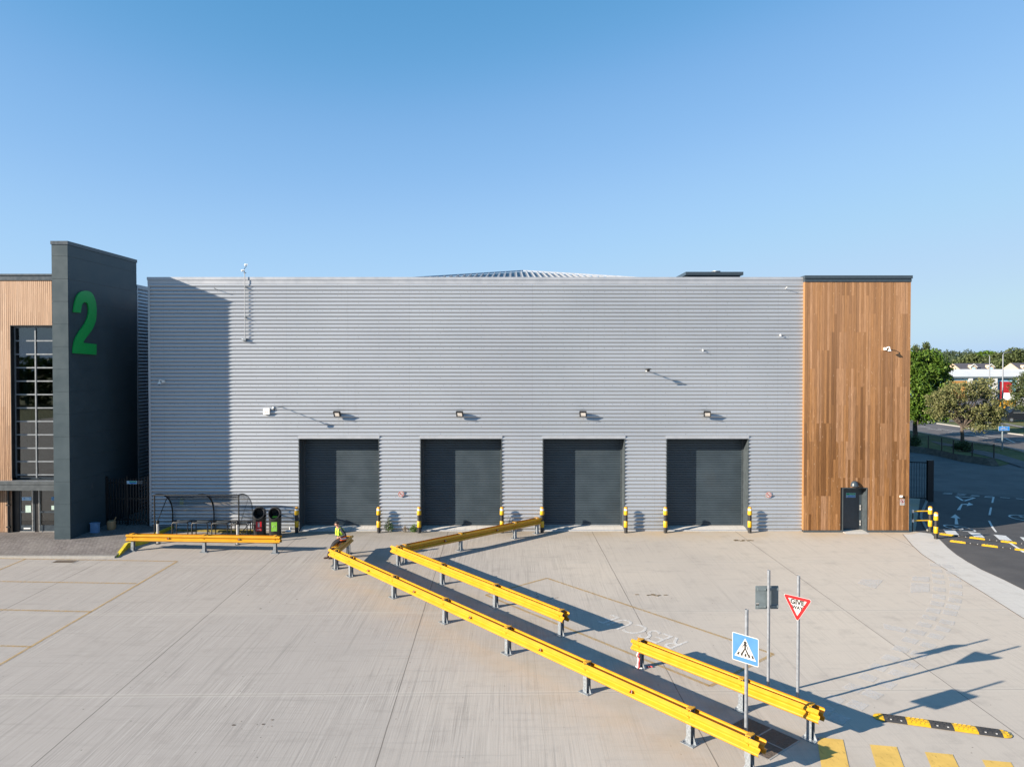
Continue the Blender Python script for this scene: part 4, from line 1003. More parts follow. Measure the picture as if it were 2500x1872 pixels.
# ================================================================ litter bins
def litter_bin(cx, cy, rz, lab, labmat, paper=False):
    z = h(cx, cy); r_ = thing('litter_bin', lab, 'bin', (cx, cy, z), 'litter bins beside the shelter')
    T_ = Matrix.Translation((cx, cy, z)) @ Matrix.Rotation(rz, 4, 'Z')
    def ring(w, d, zz, y0=0, n=20, tilt=0): 
        o = []
        for k in range(n):
            a = 2 * PI * k / n; c_, s_ = math.cos(a), math.sin(a); e = .55
            x = w * math.copysign(abs(c_) ** e, c_); y = d * math.copysign(abs(s_) ** e, s_)
            o.append((x, y + y0, zz + tilt * (y)))
        return o
    mb = MB(); mb.mx = T_; rs = [ring(.25, .29, 0), ring(.262, .30, .04), ring(.275, .315, .98), ring(.285, .325, 1.0)]
    idx = [[mb.pt(p) for p in r] for r in rs]
    for i in range(3):
        for k in range(20): mb.face([idx[i][k], idx[i][(k + 1) % 20], idx[i + 1][(k + 1) % 20], idx[i + 1][k]])
    mb.face(idx[0][::-1]); mb.build('body', M['blackplastic'], r_, smooth=40)
    # hood: tube lying forward with an open mouth
    mb = MB(); mb.mx = T_; n = 22; rings = []
    for y, w, hh, zc in ((-.36, .265, .27, 1.20), (-.30, .28, .285, 1.21), (-.1, .28, .28, 1.21), (.15, .27, .24, 1.17), (.30, .24, .17, 1.08), (.34, .16, .10, 1.02)):
        rings.append([mb.pt((w * math.cos(2 * PI * k / n), y + (.10 * (math.sin(2 * PI * k / n)) if y < -.2 else 0), zc + hh * math.sin(2 * PI * k / n))) for k in range(n)])
    for i in range(5):
        for k in range(n): mb.face([rings[i][k], rings[i][(k + 1) % n], rings[i + 1][(k + 1) % n], rings[i + 1][k]])
    mb.face(rings[-1])
    inn = [[mb.pt((w * math.cos(2 * PI * k / n), y + (.10 * (math.sin(2 * PI * k / n)) if y < -.2 else 0), 1.20 + w * math.sin(2 * PI * k / n))) for k in range(n)] for y, w in ((-.36, .235), (.2, .2))]
    for k in range(n): mb.face([rings[0][k], rings[0][(k + 1) % n], inn[0][(k + 1) % n], inn[0][k]]); mb.face([inn[0][k], inn[0][(k + 1) % n], inn[1][(k + 1) % n], inn[1][k]])
    mb.face(inn[1]); mb.build('hood', M['blackplastic'], r_, smooth=45, fixn=False)
    mb = MB(); mb.mx = T_; mb.box(-.13, .13, -.325, -.318, .36, .80)
    mb.cur = 1
    if labmat == 'signredmatt':
        mb.box(-.04, .04, -.33, -.3255, .54, .74); mb.box(-.08, .08, -.33, -.3255, .44, .455); mb.box(-.08, .08, -.33, -.3255, .40, .415); mb.box(-.05, .05, -.33, -.3255, .76, .775)
    else:
        mb.box(-.03, .05, -.33, -.3255, .77, .78); mb.box(-.03, .11, -.33, -.3255, .395, .405)
        for k in range(3): a = R(90 + 120 * k); mb.tube([(.06 * math.cos(a + .3), -.327, .58 + .06 * math.sin(a + .3)), (.06 * math.cos(a + 1.6), -.327, .58 + .06 * math.sin(a + 1.6))], .007, 4)
    mb.build('label_panel', [M[labmat], M['signwhite']], r_)
    if paper:
        mb = MB(); mb.mx = T_; mb.obox((.02, -.2, 1.0), (.22, .12, .08), .3, .4); mb.cur = 1; mb.obox((.1, -.02, 1.12), (.14, .12, .16), .7, .3)
        tag(mb.build('bin_waste', [M['limelabel'], M['navy']], None), 'crumpled green and dark waste in the mouth of the right-hand bin', 'rubbish')
litter_bin(-12.12, 34.02, R(9), 'black hooded litter bin with a red label', 'signredmatt')
litter_bin(-11.38, 34.0, R(9), 'black hooded recycling bin with a lime green label', 'limelabel', True)

# ================================================================ road signs on poles
def pole(root, x, y, top, r=.038):
    mb = MB(); mb.lathe([(r, 0), (r, top)], (x, y, 0), 14, cap=False); mb.lathe([(r, top), (r - .006, top), (r - .006, top - .15)], (x, y, 0), 14, cap=False); mb.build('pole', M['galvpole'], root, smooth=40)
def frame(c, ang):       # panel frame: u to the viewer's right, normal towards the viewer side
    return Matrix.Translation(c) @ Matrix.Rotation(ang, 4, 'Z')
# crossing sign
s1 = thing('crossing_sign', 'light blue square sign with a pedestrian on a zebra crossing, on a grey pole', 'road sign', (4.98, 14.98, 0))
pole(s1, 4.98, 14.98, 3.17)
A1 = R(-45)
nrm = Vector((-math.sin(R(45)), -math.cos(R(45)), 0))
c = Vector((4.98, 14.98, 2.335)) + nrm * .055
mb = MB(); mb.mx = frame(c, A1)
def rrect(w, hh, r, n=4):
    o = []
    for cx, cy, a0 in ((w - r, hh - r, 0), (-w + r, hh - r, 90), (-w + r, -hh + r, 180), (w - r, -hh + r, 270)):
        for k in range(n + 1): a = R(a0 + 90 * k / n); o.append((cx + r * math.cos(a), cy + r * math.sin(a)))
    return o
mb.ext([(x, 0, z) for x, z in rrect(.30, .30, .03)], (0, .012, 0)); mb.cur = 1
mb.ext([(x, -.002, z) for x, z in rrect(.283, .283, .02)], (0, .0015, 0)); mb.cur = 0
mb.ext([(-.245, -.004, -.195), (.245, -.004, -.195), (0, -.004, .235)], (0, .0015, 0)); mb.cur = 2
Y_ = -.0065
def sq(pts): mb.ext([(x * 1.22, Y_, (z + .155) * 1.12 - .155) for x, z in pts], (0, .0015, 0))
sq([(.027 * math.cos(a), .108 + .027 * math.sin(a)) for a in [2 * PI * k / 12 for k in range(12)]])
sq([(-.018, .085), (.018, .085), (.014, -.005), (-.014, -.005)])
sq([(-.018, .085), (-.05, .03), (-.045, -.01), (-.035, -.01), (-.037, .03), (-.016, .06)]); sq([(.018, .085), (.05, .03), (.052, -.01), (.04, -.01), (.038, .03), (.016, .06)])
sq([(-.016, -.005), (.006, -.005), (-.022, -.075), (-.045, -.115), (-.072, -.11), (-.048, -.07)]); sq([(-.006, -.005), (.016, -.005), (.052, -.07), (.076, -.12), (.050, -.125), (.024, -.075)])
for k, x in enumerate((-.155, -.085, -.012, .06, .13)): sq([(x, -.155), (x + .035, -.155), (x + .035 - .012 * (k - 2) * .9, -.10), (x - .012 * (k - 2) * .9 + .005, -.10)])
pn = mb.build('sign_panel', [M['signwhite'], M['signblue'], M['signblack']], s1)
def clips(root, c, ang, zs, col='signgrey', w=.26):
    mb = MB(); mb.mx = frame(c, ang)
    for z in zs: mb.box(-w, w, .012, .03, z - .025, z + .025)
    mb.build('channel', M[col], root)
clips(s1, c, A1, (-.2, .2))
# sign seen from behind
s2 = thing('road_sign', 'grey back of a square road sign on the pole left of the give way sign', 'road sign', (6.47, 17.8, 0))
pole(s2, 6.47, 17.8, 3.18)
c = Vector((6.455, 17.86, 2.46))
mb = MB(); mb.mx = frame(c, R(2)); mb.ext([(x, .02, z) for x, z in rrect(.295, .295, .02)], (0, .01, 0)); mb.cur = 1; mb.ext([(x, .0305, z) for x, z in rrect(.285, .285, .02)], (0, .001, 0)); mb.build('sign_panel', [M['signgrey'], M['signblue']], s2)
mb = MB(); mb.mx = frame(c, R(2))
for z in (-.225, .215): mb.box(-.25, .29, -.003, .02, z - .03, z + .03); mb.box(-.06, -.045, -.03, -.003, z - .02, z + .02)
mb.build('channel', M['signgrey'], s2)
mb = MB(); mb.mx = frame(c, R(2)); mb.box(-.275, -.205, .017, .0195, -.165, -.14); mb.cur = 1; mb.box(-.275, -.205, .017, .0195, -.2, -.165); mb.build('maker_label', [M['signwhite'], M['signblack']], s2)
# give way
s3 = thing('give_way_sign', 'red and white triangular GIVE WAY sign on a grey pole', 'road sign', (7.0, 17.26, 0))
pole(s3, 7.0, 17.26, 3.2)
c = Vector((7.0, 17.26, 2.70)) + nrm * .055
def rtri(s_, r, n=5):           # point-down triangle, side s_, rounded corners
    hh = s_ * .866; V3 = [(-s_ / 2, 0), (0, -hh), (s_ / 2, 0)]; cx, cy = 0, -hh / 3; o = []
    for i, (x, y) in enumerate(V3):
        k = r * 2 / math.hypot(x - cx, y - cy); px_, py_ = x + (cx - x) * k, y + (cy - y) * k; base = math.atan2(y - cy, x - cx)
        for j in range(n + 1): a = base - R(60) + R(120) * j / n; o.append((px_ + r * math.cos(a), py_ + r * math.sin(a)))
    return o
mb = MB(); mb.mx = frame(c, A1)
mb.ext([(x, 0, z) for x, z in rtri(.72, .035)], (0, .012, 0)); mb.cur = 1
hh = .72 * .866
def inset(k): return [(x * k, -hh / 3 + (z + hh / 3) * k) for x, z in rtri(.72, .035)]
mb.ext([(x, -.002, z) for x, z in inset(.965)], (0, .0015, 0)); mb.cur = 0
mb.ext([(x, -.0045, z) for x, z in [(a * .64, -hh / 3 + (b + hh / 3) * .64) for a, b in rtri(.72, .012)]], (0, .0015, 0))
pn = mb.build('sign_panel', [M['signwhite'], M['signred']], s3)
tn = Vector((math.cos(A1), math.sin(A1), 0))
text('sign_lettering', 'GIVE', .165, M['signblack'], c + nrm * .0065 + Vector((0, 0, -.145)), (R(90), 0, A1), pn, .001, sx=1., bold=.006)
text('sign_lettering', 'WAY', .115, M['signblack'], c + nrm * .0065 + Vector((0, 0, -.275)), (R(90), 0, A1), pn, .001, bold=.004)
clips(s3, c, A1, (-.1,), w=.1)

# ================================================================ rubber speed humps
def hump(label, p0, p1, segs, w, group, name='speed_hump', ends=True, hgt=.05):
    a = Vector((*p0, h(*p0))); b = Vector((*p1, h(*p1))); d = (b - a); L_ = d.length; ang = math.atan2(d.y, d.x)
    root = thing(name, label, 'speed hump', tuple(a), group)
    T_ = Matrix.Translation(a + Vector((0, 0, .014 if group != 'x' else 0))) @ Matrix.Rotation(ang, 4, 'Z') @ Matrix.Rotation(-math.asin((b.z - a.z) / L_), 4, 'Y')
    def sect(x0, x1, m_, nm):
        mb = MB(); mb.mx = T_; ys = [-w / 2, -w * .36, -w * .16, w * .16, w * .36, w / 2]; zs = [0.004, hgt * .62, hgt, hgt, hgt * .62, .004]
        mb.ext([(x0, y, z) for y, z in zip(ys, zs)], (x1 - x0, 0, 0))
        for i in range(4):
            for j in range(5):
                xx = x0 + (x1 - x0) * (.12 + .19 * j + (.06 if i % 2 else 0)); yy = w * (-.28 + .19 * i); zz = hgt * (.74 if abs(yy) > w * .2 else .95)
                if xx + .05 < x1: mb.obox((xx, yy, zz + .004), (.055, .03, .012), rx=(.5 if yy < -w * .2 else -.5 if yy > w * .2 else 0))
        o = mb.build(nm, m_, root)
        if m_ is M['rubber']:
            for x in (x0 + (x1 - x0) * .3, x0 + (x1 - x0) * .75):
                mb = MB(); mb.mx = T_; mb.obox((x, -w * .3, hgt * .78), (.035, .022, .03)); mb.build('stud', M['signwhite'], o)
    x = 0
    for k, ln_, in enumerate(segs):
        sect(x, x + abs(ln_), M['yellowplastic'] if ln_ > 0 else M['rubber'], 'yellow_section' if ln_ > 0 else 'black_section'); x += abs(ln_)
    if ends:
        for s_, x0 in ((-1, 0), (1, x)):
            mb = MB(); mb.mx = T_; n = 8; c0 = mb.pt((x0, 0, hgt)); rim = []; mid = []
            for k in range(n + 1):
                t = PI * k / n; yy = -math.cos(t) * w / 2; xx = x0 + s_ * math.sin(t) * w * .55; rim.append(mb.pt((xx, yy, .004))); mid.append(mb.pt((x0 + (xx - x0) * .55, yy * .72, hgt * .62)))
            for k in range(n): mb.face([rim[k], rim[k + 1], mid[k + 1], mid[k]]); mb.face([mid[k], mid[k + 1], c0])
            for k in range(4): t = PI * (k + .5) / 4; mb.obox((x0 + s_ * math.sin(t) * w * .32, -math.cos(t) * w * .27, hgt * .72), (.05, .04, .014))
            mb.build('end_section', M['yellowplastic'], root)
    return root
hump('black and yellow rubber speed hump lying on the concrete at the lower right', (8.78, 16.66), (11.08, 15.93), [-.48, .48, -.48, .48, -.48], .40, 'concrete humps', hgt=.042)
def humps2(a, b, n0, lab):
    a = Vector(a); b = Vector(b); L_ = (b - a).length; segs = []
    k = n0; t = 0
    while t < L_: segs.append(.62 if k else -.62); k = 1 - k; t += .62
    hump(lab, tuple(a), tuple(b), segs, .32, 'speed humps across the side road', ends=False, hgt=.045)
humps2((21.026,34.788), (23.92,33.031), 1, 'far row of black and yellow humps across the side road, beside the white crossing')
humps2((20.628,33.293), (22.936,31.668), 1, 'near row of black and yellow rubber humps across the side road')

# ================================================================ drain covers
def cover(label, c, ux, w, d, nx, ny, name='drain_cover'):
    c = Vector(c); u = Vector(ux).normalized(); v = Vector((-u.y, u.x)); z = h(c.x, c.y)
    r_ = thing(name, label, 'drain cover', (c.x, c.y, z))
    T_ = Matrix.Translation((c.x, c.y, z)) @ Matrix.Rotation(math.atan2(u.y, u.x), 4, 'Z')
    mb = MB(); mb.mx = T_; e = .035
    for i in range(nx + 1): mb.box(w * i - e / 2, w * i + e / 2, 0, d * ny, .0, .010)
    for j in range(ny + 1):
        for i in range(nx): mb.box(w * i + e / 2, w * (i + 1) - e / 2, d * j - e / 2, d * j + e / 2, .0, .009)
    mb.build('cover_frame', M['kerb'], r_)
    for i in range(nx):
        for j in range(ny):
            mb = MB(); mb.mx = T_; mb.box(w * i + .02, w * (i + 1) - .02, d * j + .02, d * (j + 1) - .02, 0, .007)
            for a in range(7):
                for b in range(7): mb.box(w * (i + .1 + .12 * a), w * (i + .1 + .12 * a) + .035, d * (j + .1 + .12 * b), d * (j + .1 + .12 * b) + .02, .007, .010)
            mb.build('cover_plate', M['grate'], r_)
cover('brown iron manhole cover in six plates beside the crossing sign pole', (5.55, 16.72), (.625, -.78), .68, -.62, 2, 2)
cover('small brown drain grate in the concrete at the left, near the paving', (-19.344,29.64), (1, 0), .92, .42, 1, 1)

# ================================================================ weeds and litter
def leaves(mb, c, r, n, size, rnd, squash=1., shell=.0):
    for _ in range(n):
        while True:
            q = Vector((rnd.uniform(-1, 1), rnd.uniform(-1, 1), rnd.uniform(-1, 1)))
            if shell * shell < q.length_squared <= 1: break
        p = Vector(c) + Vector((q.x * r[0], q.y * r[1], q.z * r[2]))
        a = Vector((rnd.gauss(0, 1), rnd.gauss(0, 1), rnd.gauss(0, 1))).normalized(); b = a.orthogonal().normalized(); b.rotate(Matrix.Rotation(rnd.uniform(0, 6.28), 3, a)); s_ = size * rnd.uniform(.6, 1.3); e = a.cross(b) * s_ * .55 * squash; b = b * s_
        i = len(mb.v); mb.v += [p - b * .5, p + e * .5, p + b * .5, p - e * .5]; mb.f.append((i, i + 1, i + 2, i + 3)); mb.mi.append(mb.cur)
def weed(label, x, y, hgt, wd, n, m_, seed):
    rnd = random.Random(seed); z = h(x, y); r_ = thing('weed', label, 'weed', (x, y, z), 'weeds along the warehouse wall')
    mb = MB()
    for k in range(7): a = rnd.uniform(0, 6.28); t = rnd.uniform(.2, .9); mb.tube([(x, y, z), (x + math.cos(a) * wd * .3 * t, y + math.sin(a) * .1, z + hgt * .5), (x + math.cos(a) * wd * .5 * t, y + math.sin(a) * .12, z + hgt * rnd.uniform(.7, 1))], [.008, .006, .003], 4)
    mb.build('stem', M['bark'], r_)
    mb = MB(); leaves(mb, (x, y, z + hgt * .35), (wd * .5, .14, hgt * .38), n, .07, rnd, .6); leaves(mb, (x - wd * .0, y, z + hgt * .75), (wd * .2, .08, hgt * .28), n // 4, .06, rnd, .6)
    mb.build('foliage', M[m_], r_, fixn=False)
weed('tallest green weed clump, right of the second bollard from the left', -6.12, 35.1, .74, .48, 420, 'leafweed', 1)
weed('low bushy green weed left of the bollard at the second shutter', -4.88, 35.1, .42, .42, 330, 'leafweed', 2)
weed('dry brownish weed between the two green clumps', -5.3, 35.1, .34, .30, 90, 'leafdry', 3)
weed('sparse dark weed behind the shaded barrier, right of the second shutter', -.15, 35.12, .8, .55, 130, 'leafmid', 4)
def crumple(name, label, cat, c, s_, m_, seed, group=None):
    rnd = random.Random(seed); bm = bmesh.new(); bmesh.ops.create_icosphere(bm, subdivisions=2, radius=1)
    for v in bm.verts:
        k = rnd.uniform(.75, 1.15); v.co = Vector((v.co.x * s_[0] * k, v.co.y * s_[1] * k, max(-.9, v.co.z) * s_[2] * k + s_[2] * .9))
    me = bpy.data.meshes.new(name); bm.to_mesh(me); bm.free(); me.materials.append(M[m_]); o = bpy.data.objects.new(name, me); C.objects.link(o); o.location = c; return tag(o, label, cat, group)
crumple('litter', 'white cup lying against the wall by the leftmost bollard', 'litter', (-10.98, 35.05, .1), (.07, .06, .09), 'white', 5)
crumple('litter', 'crumpled blue and white wrapper on the ground by the leftmost bollard', 'litter', (-11.0, 34.75, .08), (.17, .1, .05), 'palecyan', 6)
crumple('litter', 'brown scrap of paper at the foot of the lime-labelled bin', 'litter', (-11.2, 34.7, .08), (.12, .08, .03), 'cardboard', 7)
zc_ = hp(-19.9, 34.0)
bx = MB(); bx.box(-20.05, -19.68, 33.62, 33.78, zc_, zc_ + .46); bx.box(-20.08, -19.65, 33.6, 33.8, zc_ + .44, zc_ + .47)
tag(bx.build('blue_bag', M['bluebag']), 'light blue bag standing against the dark wing wall', 'bag')
bx = MB(); bx.lathe([(.17, 0), (.2, .1), (.2, .36), (.17, .42)], (-19.45, 34.35, zc_), 10); bx.tube([(-19.35, 34.35, zc_ + .35), (-19.2, 34.3, zc_ + .6)], .03, 5)
tag(bx.build('brown_sack', M['cardboard']), 'brown sack with a stick poking out, next to the blue bag', 'sack')

# ================================================================ things fixed to the facade
CY = FY - .055                                 # crest line of the sheeting
def floodlight(px, lab):
    x, z = W(px,1011.5,34.95) if False else ((px - 1250) / 1733 * 34.98, 5.86)
    r_ = thing('floodlight', lab, 'floodlight', (x, CY, z), 'floodlights above the shutters')
    mb = MB(); T_ = Matrix.Translation((x - .03, CY - .24, z)) @ Matrix.Rotation(R(-14), 4, 'Z') @ Matrix.Rotation(R(22), 4, 'X')
    mb.mx = T_; mb.box(-.17, .17, -.05, .06, -.13, -.10); mb.box(-.17, .17, -.05, .06, .10, .14); mb.box(-.17, -.135, -.05, .06, -.10, .10); mb.box(.135, .17, -.05, .06, -.10, .10); mb.box(-.135, .135, .03, .06, -.10, .10)
    mb.ext([(-.14, .06, -.1), (.14, .06, -.1), (.14, .06, .1), (-.14, .06, .1)], (0, .07, 0))
    mb.build('housing', M['black'], r_)
    mb = MB(); mb.mx = T_; mb.box(-.134, .134, -.03, -.02, -.099, .099); mb.build('lamp_glass', M['lampglass'], r_)
    mb = MB(); mb.tube([(x + .02, CY + .03, z - .04), (x, CY - .2, z - .06)], .025, 6); mb.box(x - .06, x + .1, CY - .02, CY + .02, z - .1, z + .02); mb.build('bracket', M['black'], r_)
floodlight(823.5, 'black floodlight above the first shutter from the left')
floodlight(1123.5, 'black floodlight above the second shutter from the left')
floodlight(1425.3, 'black floodlight above the third shutter from the left')
floodlight(1729, 'black floodlight above the rightmost shutter')
# long-arm camera and white alarm box
x, z = (-12.174,5.977); mb = MB(); mb.box(x - .155, x + .155, CY - .11, CY, z - .15, z + .16)
r_ = thing('alarm_box', 'white square alarm box with a small red word, left of the first floodlight', 'alarm box', (x, CY, z - .15))
mb.build('box_cover', M['white'], r_)
mb = MB()
for q_ in range(5): mb.box(x - .09 + .038 * q_, x - .062 + .038 * q_, CY - .113, CY - .1105, z - .062, z - .03)
mb.build('red_marking', M['signred'], r_, kind='stuff')
x, z = (-11.437,6.207); r_ = thing('arm_camera', 'grey camera on a long arm reaching out beside the alarm box', 'camera', (x, CY, z))
mb = MB(); mb.tube([(x - .02, CY + .03, z - .01), (x, CY - 1.02, z + .0)], .02, 8); mb.build('arm', M['galv'], r_)
mb = MB(); mb.lathe([(.0, .10), (.07, .09), (.10, .03), (.10, .0), (.06, -.02)], (x - .03, CY - 1.08, z - .02), 14, cap=False); mb.tube([(x - .12, CY - 1.1, z - .06), (x - .05, CY - 1.1, z + .0), (x + .05, CY - 1.1, z - .02), (x + .1, CY - 1.05, z - .09)], .02, 6); mb.build('camera_head', M['galv'], r_, smooth=40)
mb = MB(); mb.lathe([(.05, -.02), (.055, -.05), (.03, -.08), (.0, -.09)], (x - .03, CY - 1.08, z - .02), 12, cap=False); mb.build('lens_dome', M['black'], r_, smooth=40)
# black dome lamp
x, z = (6.63,8.041); r_ = thing('wall_lamp', 'black disc-shaped lamp on an arm high above the third shutter', 'lamp', (x, CY, z))
mb = MB(); mb.tube([(x + .03, CY + .03, z - .02), (x + .0, CY - .72, z + .01)], .028, 8); mb.build('arm', M['black'], r_)
mb = MB(); mb.lathe([(.0, .06), (.08, .055), (.155, .015), (.16, .0), (.07, -.02), (.06, -.1), (.0, -.11)], (x, CY - .74, z + .02), 16, cap=False); mb.build('shade', M['black'], r_, smooth=40)
mb = MB(); mb.box(x - .13, x - .09, CY - .8, CY - .74, z - .08, z - .02); mb.build('sensor', M['white'], r_)
def dome_cam(px, py, lab, D=35.05, yb=None, big=False):
    x, z = (px - 1250) / 1733 * (D - .15), 8.4 + (885.4 - py) / 1733 * (D - .15); yb = CY if yb is None else yb
    r_ = thing('dome_camera', lab, 'camera', (x, yb, z), 'white security cameras on the walls'); k = .95 if big else .42
    mb = MB(); mb.box(x + (.02 if not big else -.09 * (1 if px > 2000 else -1)) - .06 * k, x + (.02 if not big else -.09 * (1 if px > 2000 else -1)) + .06 * k, yb - .10 * k, yb + .02, z - .06 * k, z + .07 * k); mb.build('wall_mount', M['white'], r_)
    mb = MB(); y1 = yb - .30 * k
    mb.tube([(x + (0 if not big else -.09 * (1 if px > 2000 else -1)), yb - .08 * k, z + .03 * k), (x, yb - .2 * k, z + .10 * k), (x, y1, z + .08 * k), (x, y1, z - .02 * k)], .022 * k, 7); mb.build('gooseneck', M['white'], r_, smooth=40)
    mb = MB(); mb.lathe([(.025 * k, .0), (.04 * k, -.02 * k), (.085 * k, -.10 * k), (.085 * k, -.12 * k)], (x, y1, z), 14); mb.build('housing', M['white'], r_, smooth=40)
    mb = MB(); mb.lathe([(.05 * k, -.12 * k), (.05 * k, -.145 * k), (.03 * k, -.17 * k), (0, -.178 * k)], (x, y1, z), 12, cap=False); mb.build('lens_dome', M['black'], r_, smooth=40)
dome_cam(387, 932, 'white dome camera on the shaded left edge of the silver wall', big=True)
dome_cam(2169.5, 852, 'white dome camera with a gooseneck on the timber cladding', 35.0, TY, True)
dome_cam(1719, 855, 'tiny white camera high on the silver wall, above the fourth floodlight')
dome_cam(1910, 818, 'tiny white camera high on the silver wall beside the timber edge')
for px, py, lab, m_ in ((1918.8, 705, 'small white spike fitting near the top right of the silver wall', 'white'), (529, 707.5, 'small dark spike fitting near the top left of the silver wall', 'black')):
    x, z = (-25.16,26.204) if False else ((px - 1250) / 1733 * 35.1, 8.4 + (885 - py) / 1733 * 35.1)
    mb = MB(); mb.tube([(x, CY + .03, z), (x - .03, CY - .28, z + .05)], .014, 6); mb.lathe([(.025, -.015), (.025, .02)], (x - .03, CY - .28, z + .05), 8); tag(mb.build('wall_fitting', M[m_]), lab, 'fitting')
# mast with cameras
x = (597.6 - 1250) / 1733 * 35.1; z0 = 8.4 + (885 - 830) / 1733 * 35.1; z1 = 8.4 + (885 - 665) / 1733 * 35.1
r_ = thing('camera_mast', 'thin grey mast on the silver wall with white cameras above the roof edge', 'mast', (x, CY, z0))
mb = MB(); mb.tube([(x, CY - .10, z0), (x, CY - .10, z1)], .02, 8); mb.build('pole', M['galvpole'], r_, smooth=40)
mb = MB(); mb.box(x - .16, x + .05, CY - .14, CY, z0 - .03, z0 + .08); mb.tube([(x - .16, CY - .1, z0 + .1), (x - .1, CY - .14, z0 + .02), (x, CY - .1, z0 + .05)], .02, 5); mb.build('bracket', M['galv'], r_)
for zz in (z0 + 1.1, z0 + 2.6, z0 + 3.3):
    mb = MB(); mb.box(x - .04, x + .04, CY - .13, CY + .02, zz, zz + .04); mb.build('clamp', M['galv'], r_)
mb = MB(); mb.tube([(x, CY - .1, z1), (x - .02, CY - .12, z1 + .12), (x + .03, CY - .12, z1 + .22), (x + .09, CY - .12, z1 + .26), (x + .07, CY - .12, z1 + .36)], .014, 5); mb.build('cable', M['black'], r_)
for dx, dz in ((-.09, .08), (.07, .36)):
    mb = MB(); mb.lathe([(.03, .05), (.07, .0), (.05, -.05), (0, -.06)], (x + dx, CY - .14, z1 + dz), 12, cap=True); mb.box(x + dx - .02, x + dx + .1, CY - .16, CY - .1, z1 + dz + .0, z1 + dz + .04); mb.build('camera_head', M['white'], r_, smooth=40)
# round no smoking signs
def disc(mb, c, r, y, n=24): mb.ext([(c[0] + r * math.cos(2 * PI * k / n), y, c[1] + r * math.sin(2 * PI * k / n)) for k in range(n)], (0, .003, 0))
def ringm(mb, c, r0, r1, y, n=24):
    for k in range(n):
        a, b = 2 * PI * k / n, 2 * PI * (k + 1) / n
        mb.poly([(c[0] + r * math.cos(t), y, c[1] + r * math.sin(t)) for r, t in ((r0, a), (r0, b), (r1, b), (r1, a))])
for px, py, lab in ((978, 1207, 'round white no smoking sign with a red ring between the first and second shutters'), (1879, 1209, 'round white no smoking sign with a red ring between the fourth shutter and the timber')):
    c = ((px - 1250) / 1733 * 35.15, 8.4 + (885 - py) / 1733 * 35.15); mb = MB(); y = CY - .05
    disc(mb, c, .155, y); mb.box(c[0] - .1, c[0] + .1, y + .003, CY + .01, c[1] - .02, c[1] + .02); mb.cur = 1; ringm(mb, c, .135, .112, y - .002)
    d = .088; w_ = .011; mb.poly([(c[0] - d - w_, y - .003, c[1] + d - w_), (c[0] - d + w_, y - .003, c[1] + d + w_), (c[0] + d + w_, y - .003, c[1] - d + w_), (c[0] + d - w_, y - .003, c[1] - d - w_)])
    mb.cur = 2; mb.poly([(c[0] - .075, y - .0015, c[1] - .03), (c[0] + .045, y - .0015, c[1] - .03), (c[0] + .045, y - .0015, c[1] - .012), (c[0] - .075, y - .0015, c[1] - .012)]); mb.poly([(c[0] + .05, y - .0015, c[1] + .0), (c[0] + .062, y - .0015, c[1] + .0), (c[0] + .07, y - .0015, c[1] + .04), (c[0] + .058, y - .0015, c[1] + .04)])
    tag(mb.build('no_smoking_sign', [M['signwhite'], M['signred'], M['signblack']]), lab, 'sign', 'round no smoking signs')
# timber wall: bowl light, small box, no-entry notice
x, z = (16.956,2.282); r_ = thing('door_light', 'dark quarter-bowl light over the steel door in the timber', 'light', (x, TY, z))
mb = MB(); n = 12; rings = []
for j in range(6):
    t = j / 5; rr0 = .20 * math.cos(t * R(70)) + .0; zz = z + .27 * math.sin(t * R(80)) ** 1.1
    rings.append([mb.pt((x + rr0 * math.cos(a), TY - rr0 * 1.0 * math.sin(a), zz)) for a in [PI * k / n for k in range(n + 1)]])
for j in range(5):
    for k in range(n): mb.face([rings[j][k], rings[j][k + 1], rings[j + 1][k + 1], rings[j + 1][k]])
mb.face(rings[-1]); mb.build('bowl', M['coping'], r_, smooth=50)
mb = MB(); mb.box(x - .15, x + .15, TY - .16, TY, z + .02, z + .03); mb.build('diffuser', M['lampglass'], r_)
x, z = (2203.6 - 1250) / 1733 * 35, 8.4 + (885 - 1212.5) / 1733 * 35
mb = MB(); mb.box(x - .06, x + .06, TY - .07, TY, z - .05, z + .05); mb.tube([(x, TY - .07, z), (x, TY - .09, z)], .03, 10)
tag(mb.build('wall_sensor', M['white']), 'small white sensor box above the notice at the right end of the timber', 'sensor')
x0, x1, z1, z0 = (2200.2 - 1250) / 1733 * 35.04, (2211.3 - 1250) / 1733 * 35.04, 8.4 - 334 / 1733 * 35.04, 8.4 - 349 / 1733 * 35.04
r_ = thing('no_entry_notice', 'white notice with a crossed-out pedestrian at the right end of the timber', 'notice', ((x0 + x1) / 2, TY, z0))
mb = MB(); mb.box(x0, x1, TY - .008, TY - .002, z0, z1); mb.cur = 1; c = ((x0 + x1) / 2, z1 - .105); ringm(mb, c, .095, .078, TY - .0095); d = .062; w_ = .008
mb.poly([(c[0] - d - w_, TY - .011, c[1] + d - w_), (c[0] - d + w_, TY - .011, c[1] + d + w_), (c[0] + d + w_, TY - .011, c[1] - d + w_), (c[0] + d - w_, TY - .011, c[1] - d - w_)])
mb.cur = 2; disc(mb, (c[0], c[1] + .035), .014, TY - .0125, 10); mb.poly([(c[0] - .02, TY - .0095, c[1] + .02), (c[0] + .02, TY - .0095, c[1] + .02), (c[0] + .03, TY - .0095, c[1] - .055), (c[0] - .03, TY - .0095, c[1] - .055)])
mb.build('sign_face', [M['signwhite'], M['signred'], M['signblack']], r_, fixn=False)
mb = MB()
for q_ in range(2): mb.box(c[0] - .075, c[0] + .075, TY - .0105, TY - .009, z0 + .04 + .03 * q_, z0 + .05 + .03 * q_)
